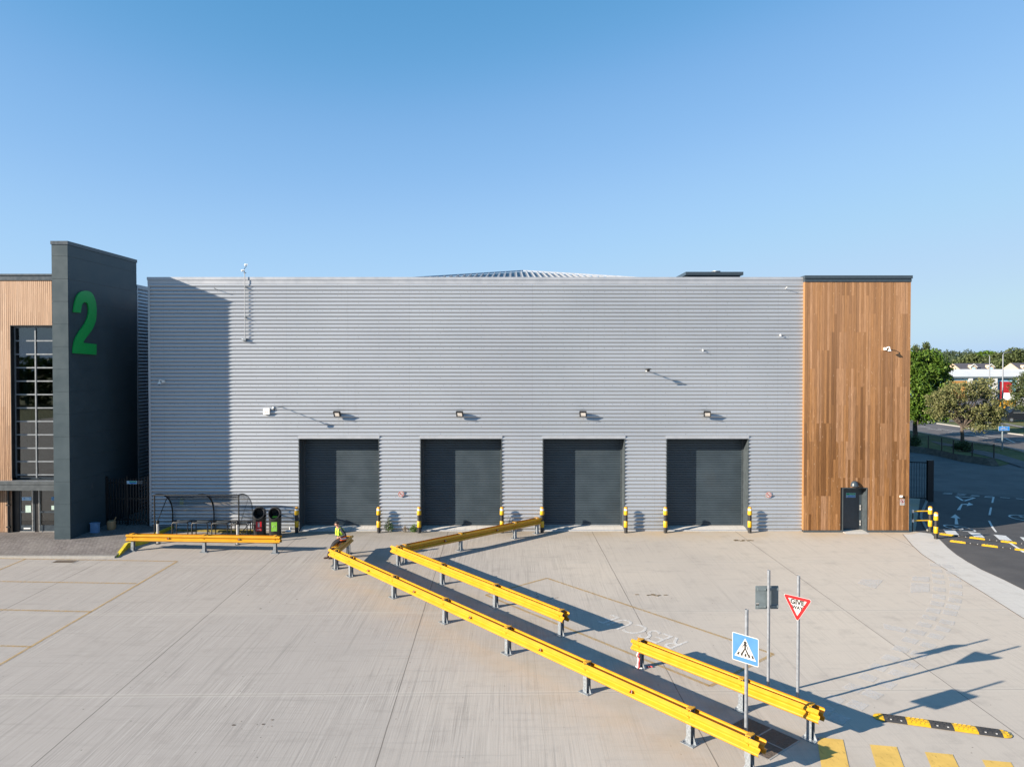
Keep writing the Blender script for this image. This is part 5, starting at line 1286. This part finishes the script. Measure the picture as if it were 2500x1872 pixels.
mb.build('small_print', M['signgrey'], r_, kind='stuff')
# ================================================================ gates and fences
gz = hp(-19, 35.2)
r_ = thing('palisade_gate', 'tall black palisade gate closing the dark alley beside the silver building', 'gate', (-19.15, 35.25, gz))
mb = MB(); k = 0; x = FX + .12
while x < WX0 - .1: mb.ext([(x, 35.22, gz + .06), (x + .055, 35.22, gz + .06), (x + .055, 35.22, gz + 2.3), (x + .028, 35.22, gz + 2.38), (x, 35.22, gz + 2.3)], (0, .01, 0)); x += .14
mb.build('pale', M['black'], r_, kind='stuff')
mb = MB()
for zz in (.25, 1.3, 2.1): mb.box(FX + .05, WX0 - .05, 35.235, 35.28, gz + zz, gz + zz + .05)
mb.build('rail', M['black'], r_)
for x in (FX + .03, -19.2, WX0 - .12):
    mb = MB(); mb.box(x, x + .08, 35.23, 35.31, gz, gz + 2.45); mb.build('gate_post', M['black'], r_)
zt = 8.4 + (885 - 1174.5) / 1733 * 35.15; zb = zt - .155; x0 = (306 - 1250) / 1733 * 35.15; x1 = x0 + .5
mb = MB(); mb.box(x0, x1, 35.19, 35.2, zb, zt); mb.cur = 1; mb.box(x0 + .13, x1 - .02, 35.186, 35.189, zb + .015, (zb + zt) / 2 - .004); mb.cur = 2; mb.box(x0 + .13, x1 - .02, 35.186, 35.189, (zb + zt) / 2 + .004, zt - .015)
mb.build('gate_sign', [M['palecyan'], M['motorblue'], M['safegreen']], r_)
for i in range(3):
    mb = MB(); mb.obox((x1 + .07 + .09 * i, 35.19, zt - .03), (.04, .01, .04)); mb.obox((x1 + .07 + .09 * i, 35.19, zb + .03), (.04, .01, .04)); mb.build('reflector_dot', M['signwhite'], r_)
# open vertical-bar gate leaf at the back right
ga = Vector((25.2, 45.9)); gb = Vector((26.45, 44.75)); gb2 = Vector((26.419,44.751)); gz = h(26, 45)
gb = Vector((gb2.x, gb2.y)); ga = gb + Vector((-3.2, .9))
r_ = thing('bar_gate', 'open black vertical-bar gate leaf behind the timber corner', 'gate', (gb.x, gb.y, gz))
d = (gb - ga); n_ = 22
mb = MB()
for i in range(n_):
    p = ga + d * (i / n_); mb.tube([(p.x, p.y, gz + .2), (p.x, p.y, gz + 2.5)], .014, 4)
mb.build('bar', M['black'], r_, kind='stuff')
mb = MB()
for zz in (.2, 2.46): mb.tube([(ga.x, ga.y, gz + zz), (gb.x, gb.y, gz + zz)], .04, 6)
mb.build('rail', M['black'], r_)
mb = MB(); mb.box(gb.x - .18, gb.x + .18, gb.y - .1, gb.y + .1, gz, gz + 2.62); mb.build('gate_post', M['black'], r_)
mb = MB(); p = ga + d * .35; mb.box(p.x - .08, p.x + .08, p.y - .05, p.y + .05, gz + 1.0, gz + 1.4); mb.build('lock_case', M['black'], r_)
# soil bank with low fence on top
bank = [(24, 68.5), (34, 66.8), (38.921,69.295), (39.824,67.798), (39.96,65.531), (39.766,62.903), (40.207,61.424), (40.689,60.105), (41.361,60.105)]
mb = MB()
for i in range(len(bank) - 1):
    a, b = bank[i], bank[i + 1]; mb.poly([(a[0], a[1], Z0), (b[0], b[1], Z0), (b[0] + .3, b[1] + 1.1, Z0 + .55), (a[0] + .3, a[1] + 1.1, Z0 + .55)])
    mb.poly([(a[0] + .3, a[1] + 1.1, Z0 + .55), (b[0] + .3, b[1] + 1.1, Z0 + .55), (b[0] + 1.5, b[1] + 5, Z0 + .02), (a[0] + 1.5, a[1] + 5, Z0 + .02)])
tag(mb.build('bank', M['soil'], fixn=False), kind='structure')
r_ = thing('verge_fence', 'low black wire fence on the bank beyond the yard', 'fence', (40, 63, Z0 + .5))
fpts = []
for i in range(len(bank) - 1):
    a = Vector(bank[i]); b = Vector(bank[i + 1]); 
    fpts.append(a + Vector((.3, 1.15)))
fpts.append(Vector(bank[-1]) + Vector((.3, 1.15)))
dist = 0; posts = []
for i in range(len(fpts) - 1):
    L_ = (fpts[i + 1] - fpts[i]).length
    while dist < L_: posts.append(fpts[i].lerp(fpts[i + 1], dist / L_)); dist += 2.0
    dist -= L_
posts.append(fpts[-1])
for p in posts:
    mb = MB(); mb.box(p.x - .035, p.x + .035, p.y - .035, p.y + .035, Z0 + .5, Z0 + 1.75); mb.build('fence_post', M['black'], r_)
mb = MB()
for zz in (.75, .95, 1.15, 1.35, 1.55, 1.68):
    for i in range(len(fpts) - 1): mb.tube([(*fpts[i], Z0 + zz), (*fpts[i + 1], Z0 + zz)], .008, 3, False)
mb.build('wire', M['black'], r_)
# ================================================================ trees
def tree(name, label, cat, x, y, z0, trunk_h, trunk_r, blobs, n, size, m_, seed, group='trees beyond the yard', clump=(26, .35)):
    rnd = random.Random(seed); r_ = thing(name, label, cat, (x, y, z0), group)
    mb = MB(); tops = []
    mb.tube([(x, y, z0 - .1), (x + rnd.uniform(-.1, .1), y, z0 + trunk_h * .5), (x + rnd.uniform(-.15, .15), y, z0 + trunk_h)], [trunk_r * 1.3, trunk_r, trunk_r * .85], 8)
    for b in blobs:
        for k in range(3):
            c = Vector(b[0]) + Vector((rnd.uniform(-.5, .5) * b[1][0], rnd.uniform(-.5, .5) * b[1][1], rnd.uniform(-.2, .5) * b[1][2]))
            s_ = Vector((x, y, z0 + trunk_h * .95)); m = s_.lerp(c, .5) + Vector((0, 0, .15 * (c - s_).length)); mb.tube([s_, m, c], [trunk_r * .55, trunk_r * .3, trunk_r * .08], 5)
    mb.build('trunk', M['bark'], r_, smooth=50)
    mb = MB(); tot = sum(b[1][0] * b[1][2] for b in blobs)
    for b in blobs:
        nc = max(6, int(n * b[1][0] * b[1][2] / tot / clump[0]))
        for _ in range(nc):
            while True:
                q = Vector((rnd.uniform(-1, 1), rnd.uniform(-1, 1), rnd.uniform(-1, 1)))
                if .25 < q.length_squared <= 1.1: break
            c = Vector(b[0]) + Vector((q.x * b[1][0], q.y * b[1][1], q.z * b[1][2])); rr_ = clump[1] * rnd.uniform(.7, 1.5)
            leaves(mb, c, (rr_, rr_, rr_ * .75), clump[0], size, rnd)
    mb.build('crown', M[m_], r_, fixn=False)
Z1 = Z0 + .05
def at(px, py, d): return ((px - 1250) / 1733 * d, d, 8.4 + (885 - py) / 1733 * d)
def bl(px, py, d, rx, rz, ry=None):            # crown lobe at distance d; radii in pixels of the survey
    k = d / 1733; return (at(px, py, d), (rx * k, (ry or rx) * k, rz * k))
x, y, _ = at(2236, 1060, 84)
tree('leafy_tree', 'dense bright green tree just right of the timber corner', 'tree', x, y, Z1, 2.6, .24, [bl(2262,925,84,42,62), bl(2290,910,85,30,40), bl(2235,960,83,35,60), bl(2300,965,84,22,34), bl(2262,880,84,26,22), bl(2225,900,84,25,45), bl(2250,1010,83,36,22), bl(2290,1012,83,22,16)], 15000, .34, 'leafgreen', 3, clump=(24, .55))
x, y, _ = at(2240, 1040, 100)
tree('conifer', 'pointed dark tree rising behind the bright green tree', 'tree', x, y, Z1, 4, .2, [bl(2260,845,100,3,5), bl(2260,852,100,7,6), bl(2260,862,100,11,9), bl(2235,848,100,3,5), bl(2235,856,100,7,7), bl(2238,868,100,12,10), bl(2222,872,100,10,14), bl(2245,890,100,24,20)], 2600, .32, 'leafmid', 5, clump=(20, .45))
x, y, _ = at(2352, 1086, 75.5)
tree('round_tree', 'silvery olive spreading tree in front of the road', 'tree', x, y, Z1, 1.9, .17, [bl(2300,975,76,34,24), bl(2345,955,76,40,24), bl(2395,950,76,34,26), bl(2425,990,76,30,26), bl(2340,1000,76,44,22), bl(2390,1010,76,40,24), bl(2415,1030,76,26,14), bl(2285,1005,76,18,16), bl(2435,1010,76,18,20), bl(2382,1045,75,22,8)], 17000, .21, 'leafolive', 7, clump=(24, .36))
x, y, _ = at(2530, 1050, 98)
tree('edge_tree', 'green tree reaching in from the right edge in front of the industrial units', 'tree', x, y, Z1, 2.2, .2, [bl(2490,945,98,20,26), bl(2520,940,98,30,36), bl(2480,975,98,12,14), bl(2510,990,98,28,20)], 5200, .27, 'leafmid', 9, clump=(22, .42))
for px, py, d, rx, rz, n, sd_, lab in ((2228, 1078, 73, 17, 16, 1800, 11, 'dark bush by the bank below the bright green tree'), (2352, 1098, 70, 17, 13, 1800, 12, 'dark bush at the foot of the silvery olive tree')):
    rnd = random.Random(sd_); c, rr0 = bl(px, py, d, rx, rz); r_ = thing('bush', lab, 'bush', (c[0], c[1], Z1), 'bushes on the verge')
    mb = MB()
    for k in range(60):
        q = Vector((rnd.gauss(0, .5), rnd.gauss(0, .5), abs(rnd.gauss(0, .6)))); q = q if q.length < 1.2 else q.normalized()
        leaves(mb, (c[0] + q.x * rr0[0], c[1] + q.y * rr0[0], Z1 + .15 + q.z * rr0[2] * 1.3), (.28, .28, .2), n // 60, .16, rnd)
    mb.build('foliage', M['leafdark'], r_, fixn=False)
    mb = MB(); mb.tube([(c[0], c[1], Z1 - .05), (c[0], c[1], Z1 + .5)], .05, 5); mb.build('stem', M['bark'], r_)
# mid-distance tree belt: separate trees
for i, (px, py, d, rx, rz, m_) in enumerate(((2378, 880, 250, 30, 12, 'leafmid'), (2408, 872, 262, 28, 13, 'leafgreen'), (2438, 876, 255, 22, 14, 'leafmid'), (2478, 872, 235, 30, 20, 'leafmid'), (2508, 872, 240, 30, 20, 'leafmid'), (2345, 890, 270, 24, 8, 'leafmid'), (2432, 893, 228, 26, 8, 'leafmid'), (2300, 893, 280, 30, 10, 'leafdark'))):
    c = at(px, py, d); k = d / 1733
    tree('distant_tree', 'distant %s tree behind the white-roofed units, %s' % ('bright green' if m_ == 'leafgreen' else 'mid green', ('left of the bright green one', 'brightest and broadest of the belt', 'right of the bright green one', 'tall one at the right', 'at the right edge of the photo', 'low one above the left house', 'low one between the two houses', 'darkest one beside the near tree')[i]), 'tree', c[0], c[1], Z1, max(2, c[2] - rz * k * .6), .35, [bl(px - rx * .35, py + rz * .25, d, rx * .65, rz * .75), bl(px + rx * .35, py + rz * .3, d, rx * .65, rz * .7), bl(px, py - rz * .1, d, rx * .6, rz * .85), bl(px, py + rz * 1.0, d, rx * .9, rz * .6)], 3800, .95, m_, 20 + i, 'distant tree belt', (16, 1.3))
# far wooded rise
mb = MB(); N_ = 60; rows = []
for j, (yy, zz) in enumerate(((330, -2), (420, 2), (520, 7), (640, 9))):
    rows.append([mb.pt((-350 + 20 * i, yy, zz + (0 if j == 0 else 2.0 * math.sin(i * .7 + j) + 1.2 * math.sin(i * 1.9)))) for i in range(N_)])
for j in range(3):
    for i in range(N_ - 1): mb.face([rows[j][i], rows[j][i + 1], rows[j + 1][i + 1], rows[j + 1][i]])
tag(mb.build('hill', M['hillgreen'], smooth=80), kind='structure')
mb = MB(); rnd = random.Random(77)
for i in range(820):
    yy = rnd.uniform(300, 600); f = yy / 1733; px = rnd.uniform(2190, 2640); xx = (px - 1250) * f
    top = 8.4 + f * (885 - rnd.uniform(861, 871)) if yy > 480 else 8.4 + f * (885 - rnd.uniform(872, 890))
    top += 2.2 * math.sin(xx * .045) + 1.2 * math.sin(xx * .13)
    w_ = rnd.uniform(3, 6.5); leaves(mb, (xx, yy, top - w_ * .5), (w_, w_, w_ * .55), 26, 1.9, rnd, shell=.6)
    leaves(mb, (xx, yy, top - w_ * 1.6), (w_, w_, w_ * .8), 12, 2.6, rnd)
tag(mb.build('far_wood', M['leaffar'], fixn=False), 'far dark green wood along the horizon', kind='stuff')
# treeline behind the camera, seen only as a reflection in the stair window
mb = MB(); rnd = random.Random(78)
for i in range(480):
    xx = rnd.uniform(-110, 60); w_ = rnd.uniform(2.5, 4.5); zz = rnd.uniform(1, 8.5)
    leaves(mb, (xx, -78 + rnd.uniform(-4, 4), zz), (w_, w_, w_ * .6), 26, 1.5, rnd)
tag(mb.build('wood_opposite', M['leafdark'], fixn=False), 'dark wood on the far side of the yard', kind='stuff')
# ================================================================ industrial units, houses, vehicles, lamp posts
u0, u1 = (2300 - 1250) / 1733 * 170, (2600 - 1250) / 1733 * 170
un = thing('industrial_units', 'low blue industrial units under a long white roof beyond the road', 'industrial building', ((u0 + u1) / 2, 172, Z1))
def X17(p): return (p - 1250) / 1733 * 170
def Z17(p): return 8.4 + (885 - p) / 1733 * 170
mb = MB(); mb.box(u0, u1, 170, 188, Z1, Z17(921)); mb.build('wall', M['teal'], un)
mb = MB(); mb.ext([(u0 - .5, 169.4, Z17(921)), (u0 - .5, 181, Z17(901) - .12), (u0 - .5, 190, Z17(915) - .1), (u0 - .5, 190, Z17(918) - .1), (u0 - .5, 169.4, Z17(924))], (u1 - u0 + 1, 0, 0)); rf = mb.build('roof', M['offwhite'], un)
mb = MB(); mb.box(u0 - .5, u1 + .5, 169.2, 169.42, Z17(922.5), Z17(919)); mb.build('gutter', M['signgrey'], un)
for p in (2366.5, 2426.5, 2486.5, 2546.5):
    mb = MB(); mb.box(X17(p - 4.5), X17(p + 4.5), 169.3, 169.99, Z1, Z17(922)); mb.build('pier', M['offwhite'], un)
for a, b, t, m_ in ((2318, 2360, 929, 'orangedoor'), (2386, 2412, 931, 'vehblack'), (2439, 2470, 931.5, 'reddoor'), (2500, 2530, 931, 'reddoor')):
    mb = MB(); mb.box(X17(a - 3), X17(b + 3), 169.85, 169.99, Z1, Z17(t - 4)); f_ = mb.build('door_surround', M['lightteal'], un)
    mb = MB(); mb.box(X17(a), X17(b), 169.75, 169.84, Z1, Z17(t)); mb.build('unit_door', M[m_], f_)
def house(px0, px1, d, yr, ye, dorm, lab):
    k = d / 1733; x0, x1 = (px0 - 1250) * k, (px1 - 1250) * k; zr = 8.4 + (885 - yr) * k; ze = 8.4 + (885 - ye) * k
    r_ = thing('house', lab, 'house', ((x0 + x1) / 2, d, Z1), 'houses behind the units')
    mb = MB(); mb.ext([(x0, d - 4, Z1), (x0, d + 4, Z1), (x0, d + 4, ze), (x0, d, zr - .1), (x0, d - 4, ze)], (x1 - x0, 0, 0)); mb.build('wall', M['tan'], r_)
    mb = MB(); mb.ext([(x0 + .3, d - 4.3, ze - .1), (x0 + .3, d, zr), (x0 + .3, d + 4.3, ze - .1), (x0 + .3, d + 4.3, ze - .3), (x0 + .3, d, zr - .25), (x0 + .3, d - 4.3, ze - .3)], (x1 - x0, 0, 0)); rf = mb.build('roof', M['roofslate'], r_)
    for p in dorm:
        c = (p - 1250) * k; w_ = .85; zb = ze + .35; yf = d - 3.6
        mb = MB(); mb.ext([(c - w_, yf, zb - .9), (c + w_, yf, zb - .9), (c + w_, yf, zb + .55), (c, yf, zb + 1.15), (c - w_, yf, zb + .55)], (0, 3.2, 0)); dm = mb.build('dormer', M['tan'], rf)
        mb = MB(); mb.ext([(c - w_ - .25, yf - .2, zb + .4), (c, yf - .2, zb + 1.3), (c + w_ + .25, yf - .2, zb + .4), (c + w_ + .25, yf - .2, zb + .62), (c, yf - .2, zb + 1.52), (c - w_ - .25, yf - .2, zb + .62)], (0, .18, 0)); mb.build('bargeboard', M['offwhite'], rf)
        mb = MB(); mb.box(c - .45, c + .45, yf - .06, yf - .01, zb - .7, zb + .45); mb.build('dormer_window', M['palecyan'], rf)
house(2324, 2411, 212, 886.8, 903, (2358, 2400), 'tan house with a dark slate roof and two white-edged dormers, at the left')
house(2466, 2560, 215, 885.8, 903, (2484, 2530), 'house with a dark roof and white-edged dormers, at the right edge')
for px, d, arm, lab in ((2416, 140, -1, 'far grey street lamp in front of the blue units'), (2448.5, 108, 1, 'nearer taller grey street lamp beside the red unit door')):
    x = (px - 1250) / 1733 * d; r_ = thing('street_lamp', lab, 'street lamp', (x, d, Z1), 'street lamps on the main road')
    mb = MB(); mb.tube([(x, d, Z1), (x, d, 5), (x, d, 9.6)], [.13, .10, .075], 10); mb.build('column', M['galvpole'], r_, smooth=40)
    mb = MB(); mb.tube([(x, d, 9.6), (x + arm * .1, d, 9.85), (x + arm * .5, d, 9.9)], .05, 6); mb.build('arm', M['galv'], r_)
    mb = MB(); mb.obox((x + arm * .85, d, 9.93), (.8, .28, .13)); mb.obox((x + arm * .85, d, 10.0), (.6, .2, .06)); mb.build('lantern', M['darkgrey'], r_)
# blue cycle route sign
x, y, zc = at(2451, 1046, 71); r_ = thing('cycle_route_sign', 'blue sign with a white bicycle on a grey post beside the road', 'road sign', (x, y, Z1))
mb = MB(); mb.lathe([(.07, Z1), (.07, zc + .3)], (x - .08, y, 0), 12); mb.build('post', M['signgrey'], r_, smooth=40)
mb = MB(); mb.box(x - .54, x + .56, y - .12, y - .09, zc - .22, zc + .23); mb.cur = 1; mb.box(x - .52, x + .54, y - .125, y - .121, zc - .20, zc + .21); mb.cur = 0
for cx in (-.28, .12): ringm(mb, (x + cx, zc - .04), .12, .085, y - .128, 14)
for a, b in (((-.28, -.04), (-.15, .12)), ((-.15, .12), (.04, .12)), ((.04, .12), (.12, -.04)), ((-.28, -.04), (-.08, -.04)), ((-.08, -.04), (.04, .12)), ((-.08, -.04), (-.16, .15))): mb.tube([(x + a[0], y - .13, zc + a[1]), (x + b[0], y - .13, zc + b[1])], .014, 4)
mb.box(x + .29, x + .315, y - .13, y - .126, zc - .2, zc + .21); mb.build('sign_panel', [M['signwhite'], M['motorblue']], r_, fixn=False)
# vehicles in the far car park
def van(name, lab, x0, y, L_, H_, body, glass_h, rz=0, cat='van', nose=1.):
    r_ = thing(name, lab, cat, (x0 + L_ / 2, y, Z1)); w_ = 1.9
    mb = MB(); z = Z1 + .28
    mb.ext([(x0, y, z), (x0 + L_, y, z), (x0 + L_, y, z + H_ * .80), (x0 + L_ - .15, y, z + H_ - .3), (x0 + 1.5 * nose, y, z + H_ - .3), (x0 + .95 * nose, y, z + H_ * .55), (x0 + .1 * nose, y, z + H_ * .40)], (0, w_, 0)); b = mb.build('body', body, r_)
    mb = MB(); mb.ext([(x0 + 1.15, y - .012, z + glass_h), (x0 + L_ - .3, y - .012, z + glass_h), (x0 + L_ - .35, y - .012, z + H_ - .45), (x0 + 1.6, y - .012, z + H_ - .45)], (0, .01, 0)); mb.build('side_window', M['vehglass'], r_)
    mb = MB(); mb.box(x0 + 1.2, x0 + L_ - .2, y - .02, y - .01, z + glass_h - .06, z + glass_h - .02); mb.build('trim_strip', M['chrome'], r_)
    for xx in (x0 + .95, x0 + L_ - .95):
        mb = MB(); mb.tube([(xx, y - .03, Z1 + .34), (xx, y + .2, Z1 + .34)], .34, 18); wl = mb.build('wheel', M['rubber'], r_)
        mb = MB(); mb.tube([(xx, y - .045, Z1 + .34), (xx, y - .031, Z1 + .34)], .2, 14); mb.build('hub_cap', M['galv'], wl)
van('parked_car', 'large black car parked beyond the grass at the right edge', at(2455,1000,104)[0], 104, 5.3, 2.25, M['vehblack'], 1.15, cat='car')
van('parked_van', 'white van behind the yellow skip and the leaves at the right edge', at(2462,985,140)[0], 140, 5.4, 2.7, M['offwhite'], 1.5, nose=.25)
x, y, _ = at(2468, 985, 122); r_ = thing('skip', 'yellow metal skip above the black car at the right edge', 'skip', (x, y, Z1))
mb = MB(); mb.ext([(x - .75, y, Z1 + .15), (x + .7, y, Z1 + .15), (x + 1.0, y, Z1 + 2.15), (x - 1.05, y, Z1 + 2.15)], (0, 1.5, 0)); mb.build('skip_body', M['yellow'], r_)
mb = MB(); mb.box(x - 1.12, x + 1.07, y - .05, y + 1.55, Z1 + 2.15, Z1 + 2.25); mb.build('rim', M['yellow'], r_)
for xx in (-.5, .45):
    mb = MB(); mb.box(x + xx - .06, x + xx + .06, y + .1, y + 1.4, Z1 - .02, Z1 + .15); mb.build('foot', M['darkgrey'], r_)

# ================================================================ the seated person
def skin(name, verts, edges, radii, m_, parent, sub=1, label=None):
    o0 = worldloc(parent); me = bpy.data.meshes.new(name); me.from_pydata([tuple(Vector(v) - o0) for v in verts], edges, []); o = bpy.data.objects.new(name, me); C.objects.link(o); o.parent = parent
    me.materials.append(m_); md = o.modifiers.new('skin', 'SKIN'); md.use_smooth_shade = True
    for i, r in enumerate(radii): me.skin_vertices[0].data[i].radius = r if isinstance(r, tuple) else (r, r)
    me.skin_vertices[0].data[0].use_root = True
    s_ = o.modifiers.new('sub', 'SUBSURF'); s_.levels = sub; s_.render_levels = sub
    dg = bpy.context.evaluated_depsgraph_get(); m2 = bpy.data.meshes.new_from_object(o.evaluated_get(dg)); o.modifiers.clear(); o.data = m2
    return tag(o, label)
pr = thing('person', 'person in a yellow and orange hi-vis vest sitting on the short barrier', 'person', (-7.4, 30.2, 0))
V_ = Vector
pel = V_((-7.27, 30.22, .90)); bel = V_((-7.29, 30.20, 1.04)); che = V_((-7.33, 30.17, 1.22)); nk0 = V_((-7.37, 30.14, 1.36)); nk1 = V_((-7.42, 30.11, 1.43)); hd = V_((-7.46, 30.06, 1.52)); hd2 = V_((-7.455, 30.07, 1.60))
fw = V_((-.72, -.69, 0)); rt = V_((.69, -.72, 0))       # chest direction, the person's left side
shA, shB = nk0 + rt * .18 + V_((0, 0, -.05)), nk0 - rt * .18 + V_((0, 0, -.05))
elA, elB = V_((-7.06, 30.02, 1.10)), V_((-7.52, 30.36, 1.07))
wrA, wrB = V_((-7.30, 29.97, 1.01)), V_((-7.42, 30.10, .99))
hipA, hipB = pel + rt * .09, pel - rt * .09
knA, knB = V_((-7.60, 30.02, .66)), V_((-7.64, 30.24, .67))
anA, anB = V_((-7.70, 30.28, .13)), V_((-7.90, 30.33, .12))
def limb_set(sc):
    vs = [pel, bel, che, nk0, nk1, hd, hd2, shA, elA, wrA, shB, elB, wrB, hipA, knA, anA, hipB, knB, anB]
    es = [(0, 1), (1, 2), (2, 3), (3, 4), (4, 5), (5, 6), (3, 7), (7, 8), (8, 9), (3, 10), (10, 11), (11, 12), (0, 13), (13, 14), (14, 15), (0, 16), (16, 17), (17, 18)]
    rs = [.12, .115, .125, .07, .048, .085, .075, .055, .042, .028, .055, .042, .028, .085, .058, .036, .085, .058, .036]
    return vs, es, [r * sc for r in rs]
vs, es, rs = limb_set(1.)
# hands: palm plus five curled fingers, all on the same skeleton
for w_i, (wr, el, sd_) in ((9, (wrA, elA, 1)), (12, (wrB, elB, -1))):
    d = (wr - el).normalized(); side = d.cross(V_((0, 0, 1))).normalized(); palm = wr + d * .05; pi_ = len(vs); vs.append(palm); rs.append(.026); es.append((w_i, pi_))
    for k in range(4):
        o_ = side * (.018 * (k - 1.5)); L_ = (.032, .037, .035, .027)[k]; a = palm + d * .03 + o_; b = a + d * L_ + V_((0, 0, -.008)); c_ = b + d * L_ * .5 + V_((0, 0, -.022)); i0 = len(vs)
        vs += [a, b, c_]; rs += [.009, .008, .007]; es += [(pi_, i0), (i0, i0 + 1), (i0 + 1, i0 + 2)]
    a = palm + side * (-.03 * sd_) + V_((0, 0, -.005)); b = a + d * .035 + side * (-.01 * sd_); i0 = len(vs); vs += [a, b]; rs += [.010, .008]; es += [(pi_, i0), (i0, i0 + 1)]
body = skin('body', vs, es, rs, M['skin'], pr, 1)
fd = V_((-.30, -.95, -.12)).normalized(); fs_ = fd.cross(V_((0, 0, 1))).normalized()
face = MB()
face.tube([hd + fd * .075 + V_((0, 0, .02)), hd + fd * .108 + V_((0, 0, -.012)), hd + fd * .085 + V_((0, 0, -.02))], [.008, .013, .008], 6)
for s_ in (-1, 1): face.tube([hd + fs_ * s_ * .082 + V_((0, 0, .02)), hd + fs_ * s_ * .088 + V_((0, 0, -.02))], [.018, .012], 6)
face.build('nose_and_ears', M['skin'], body, smooth=60)
face = MB()
for s_ in (-1, 1): face.tube([hd + fd * .078 + fs_ * s_ * .030 + V_((0, 0, .018)), hd + fd * .088 + fs_ * s_ * .030 + V_((0, 0, .018))], .010, 8)
for s_ in (-1, 1): face.tube([hd + fd * .082 + fs_ * s_ * .015 + V_((0, 0, .036)), hd + fd * .080 + fs_ * s_ * .045 + V_((0, 0, .036))], .005, 4)
face.build('eyes', M['hair'], body)
face = MB(); face.tube([hd + fd * .078 - fs_ * .022 + V_((0, 0, -.045)), hd + fd * .086 + V_((0, 0, -.047)), hd + fd * .078 + fs_ * .022 + V_((0, 0, -.045))], .006, 5); face.build('mouth', M['boot'], body)
hb = MB(); n_ = 14; rg = []
for j, (kk, zz_) in enumerate(((1.0, -.03), (1.04, .0), (1.05, .035), (.98, .065), (.80, .092), (.45, .108), (.0, .113))):
    rr_ = .094 * kk; rg.append([hb.pt(hd - fd * .012 + V_((0, 0, .012 + zz_)) + (fd * math.cos(2 * PI * k / n_) * (rr_ * (1.05 if j > 2 else (.55 if math.cos(2 * PI * k / n_) > .2 else 1.05)))) + fs_ * math.sin(2 * PI * k / n_) * rr_ * .92) for k in range(n_)])
for j in range(6):
    for k in range(n_): hb.face([rg[j][k], rg[j][(k + 1) % n_], rg[j + 1][(k + 1) % n_], rg[j + 1][k]])
hb.build('hair', M['hair'], pr, smooth=70, fixn=False)
skin('jacket', [pel + V_((0, 0, .03)), bel, che, nk0 + V_((0, 0, -.01)), nk1 + V_((0, 0, -.03)), shA, elA, wrA, shB, elB, wrB], [(0, 1), (1, 2), (2, 3), (3, 4), (3, 5), (5, 6), (6, 7), (3, 8), (8, 9), (9, 10)], [.15, .145, .155, .09, .058, .072, .058, .042, .072, .058, .042], M['navy'], pr, 2)
skin('trousers', [pel, hipA, knA, anA + V_((0, 0, .0)), hipB, knB, anB], [(0, 1), (1, 2), (2, 3), (0, 4), (4, 5), (5, 6)], [.14, .10, .075, .055, .10, .075, .055], M['trouser'], pr, 2)
for a, dr in ((anA, V_((-.75, -.3, 0)).normalized()), (anB, V_((-.95, -.3, 0)).normalized())):
    skin('boot', [a + V_((0, 0, .03)), a + V_((0, 0, -.075)) , a + dr * .10 + V_((0, 0, -.085)), a + dr * .19 + V_((0, 0, -.09)), a - dr * .05 + V_((0, 0, -.085))], [(0, 1), (1, 2), (2, 3), (1, 4)], [.052, .048, .042, .036, .038], M['boot'], pr)
# vest: open-fronted shell in yellow with an orange hem and reflective bands
def vest_ring(c, a, b, a0=38, a1=322, n=18):
    return [c + fw * (a * math.cos(R(t))) + rt * (b * math.sin(R(t))) for t in [a0 + (a1 - a0) * k / n for k in range(n + 1)]]
lv = [(pel + V_((.02, .0, -.05)), .185, .225, 24), (pel + V_((0, 0, .0)), .172, .21, 30), (pel + V_((0, 0, .05)), .17, .205, 30), (bel + V_((0, 0, -.02)), .165, .20, 30), (bel + V_((0, 0, .05)), .165, .20, 28), (che, .172, .205, 26), (che + V_((-.01, 0, .08)), .15, .19, 24), (nk0 + V_((0, 0, .0)), .10, .145, 30), (nk0 + V_((0, 0, .035)), .075, .085, 38)]
def vest_part(name, i0, i1, m_, off=0):
    mb = MB(); rg = [[mb.pt(p) for p in vest_ring(c, a + off, b + off, s_, 360 - s_)] for c, a, b, s_ in lv[i0:i1 + 1]]
    for i in range(len(rg) - 1):
        for k in range(len(rg[0]) - 1): mb.face([rg[i][k], rg[i][k + 1], rg[i + 1][k + 1], rg[i + 1][k]])
    return mb.build(name, m_, pr, smooth=60, fixn=False)
vest_part('vest_hem', 0, 3, M['hiorange']); vs_ = vest_part('vest', 3, 8, M['hivis']); vest_part('reflective_band', 1, 2, M['reflstrip'], .004)
for s_ in (-1, 1):
    mb = MB(); pts = [che + fw * .155 + rt * s_ * .085 + V_((0, 0, -.16)), che + fw * .165 + rt * s_ * .085, nk0 + fw * .09 + rt * s_ * .085 + V_((0, 0, .0)), nk0 + rt * s_ * .09 + V_((0, 0, .045))]
    for i in range(3): a, b = pts[i], pts[i + 1]; mb.poly([a - rt * .05, a + rt * .05, b + rt * .05, b - rt * .05])
    mb.build('vest_strap', M['hivis'], pr, fixn=False)
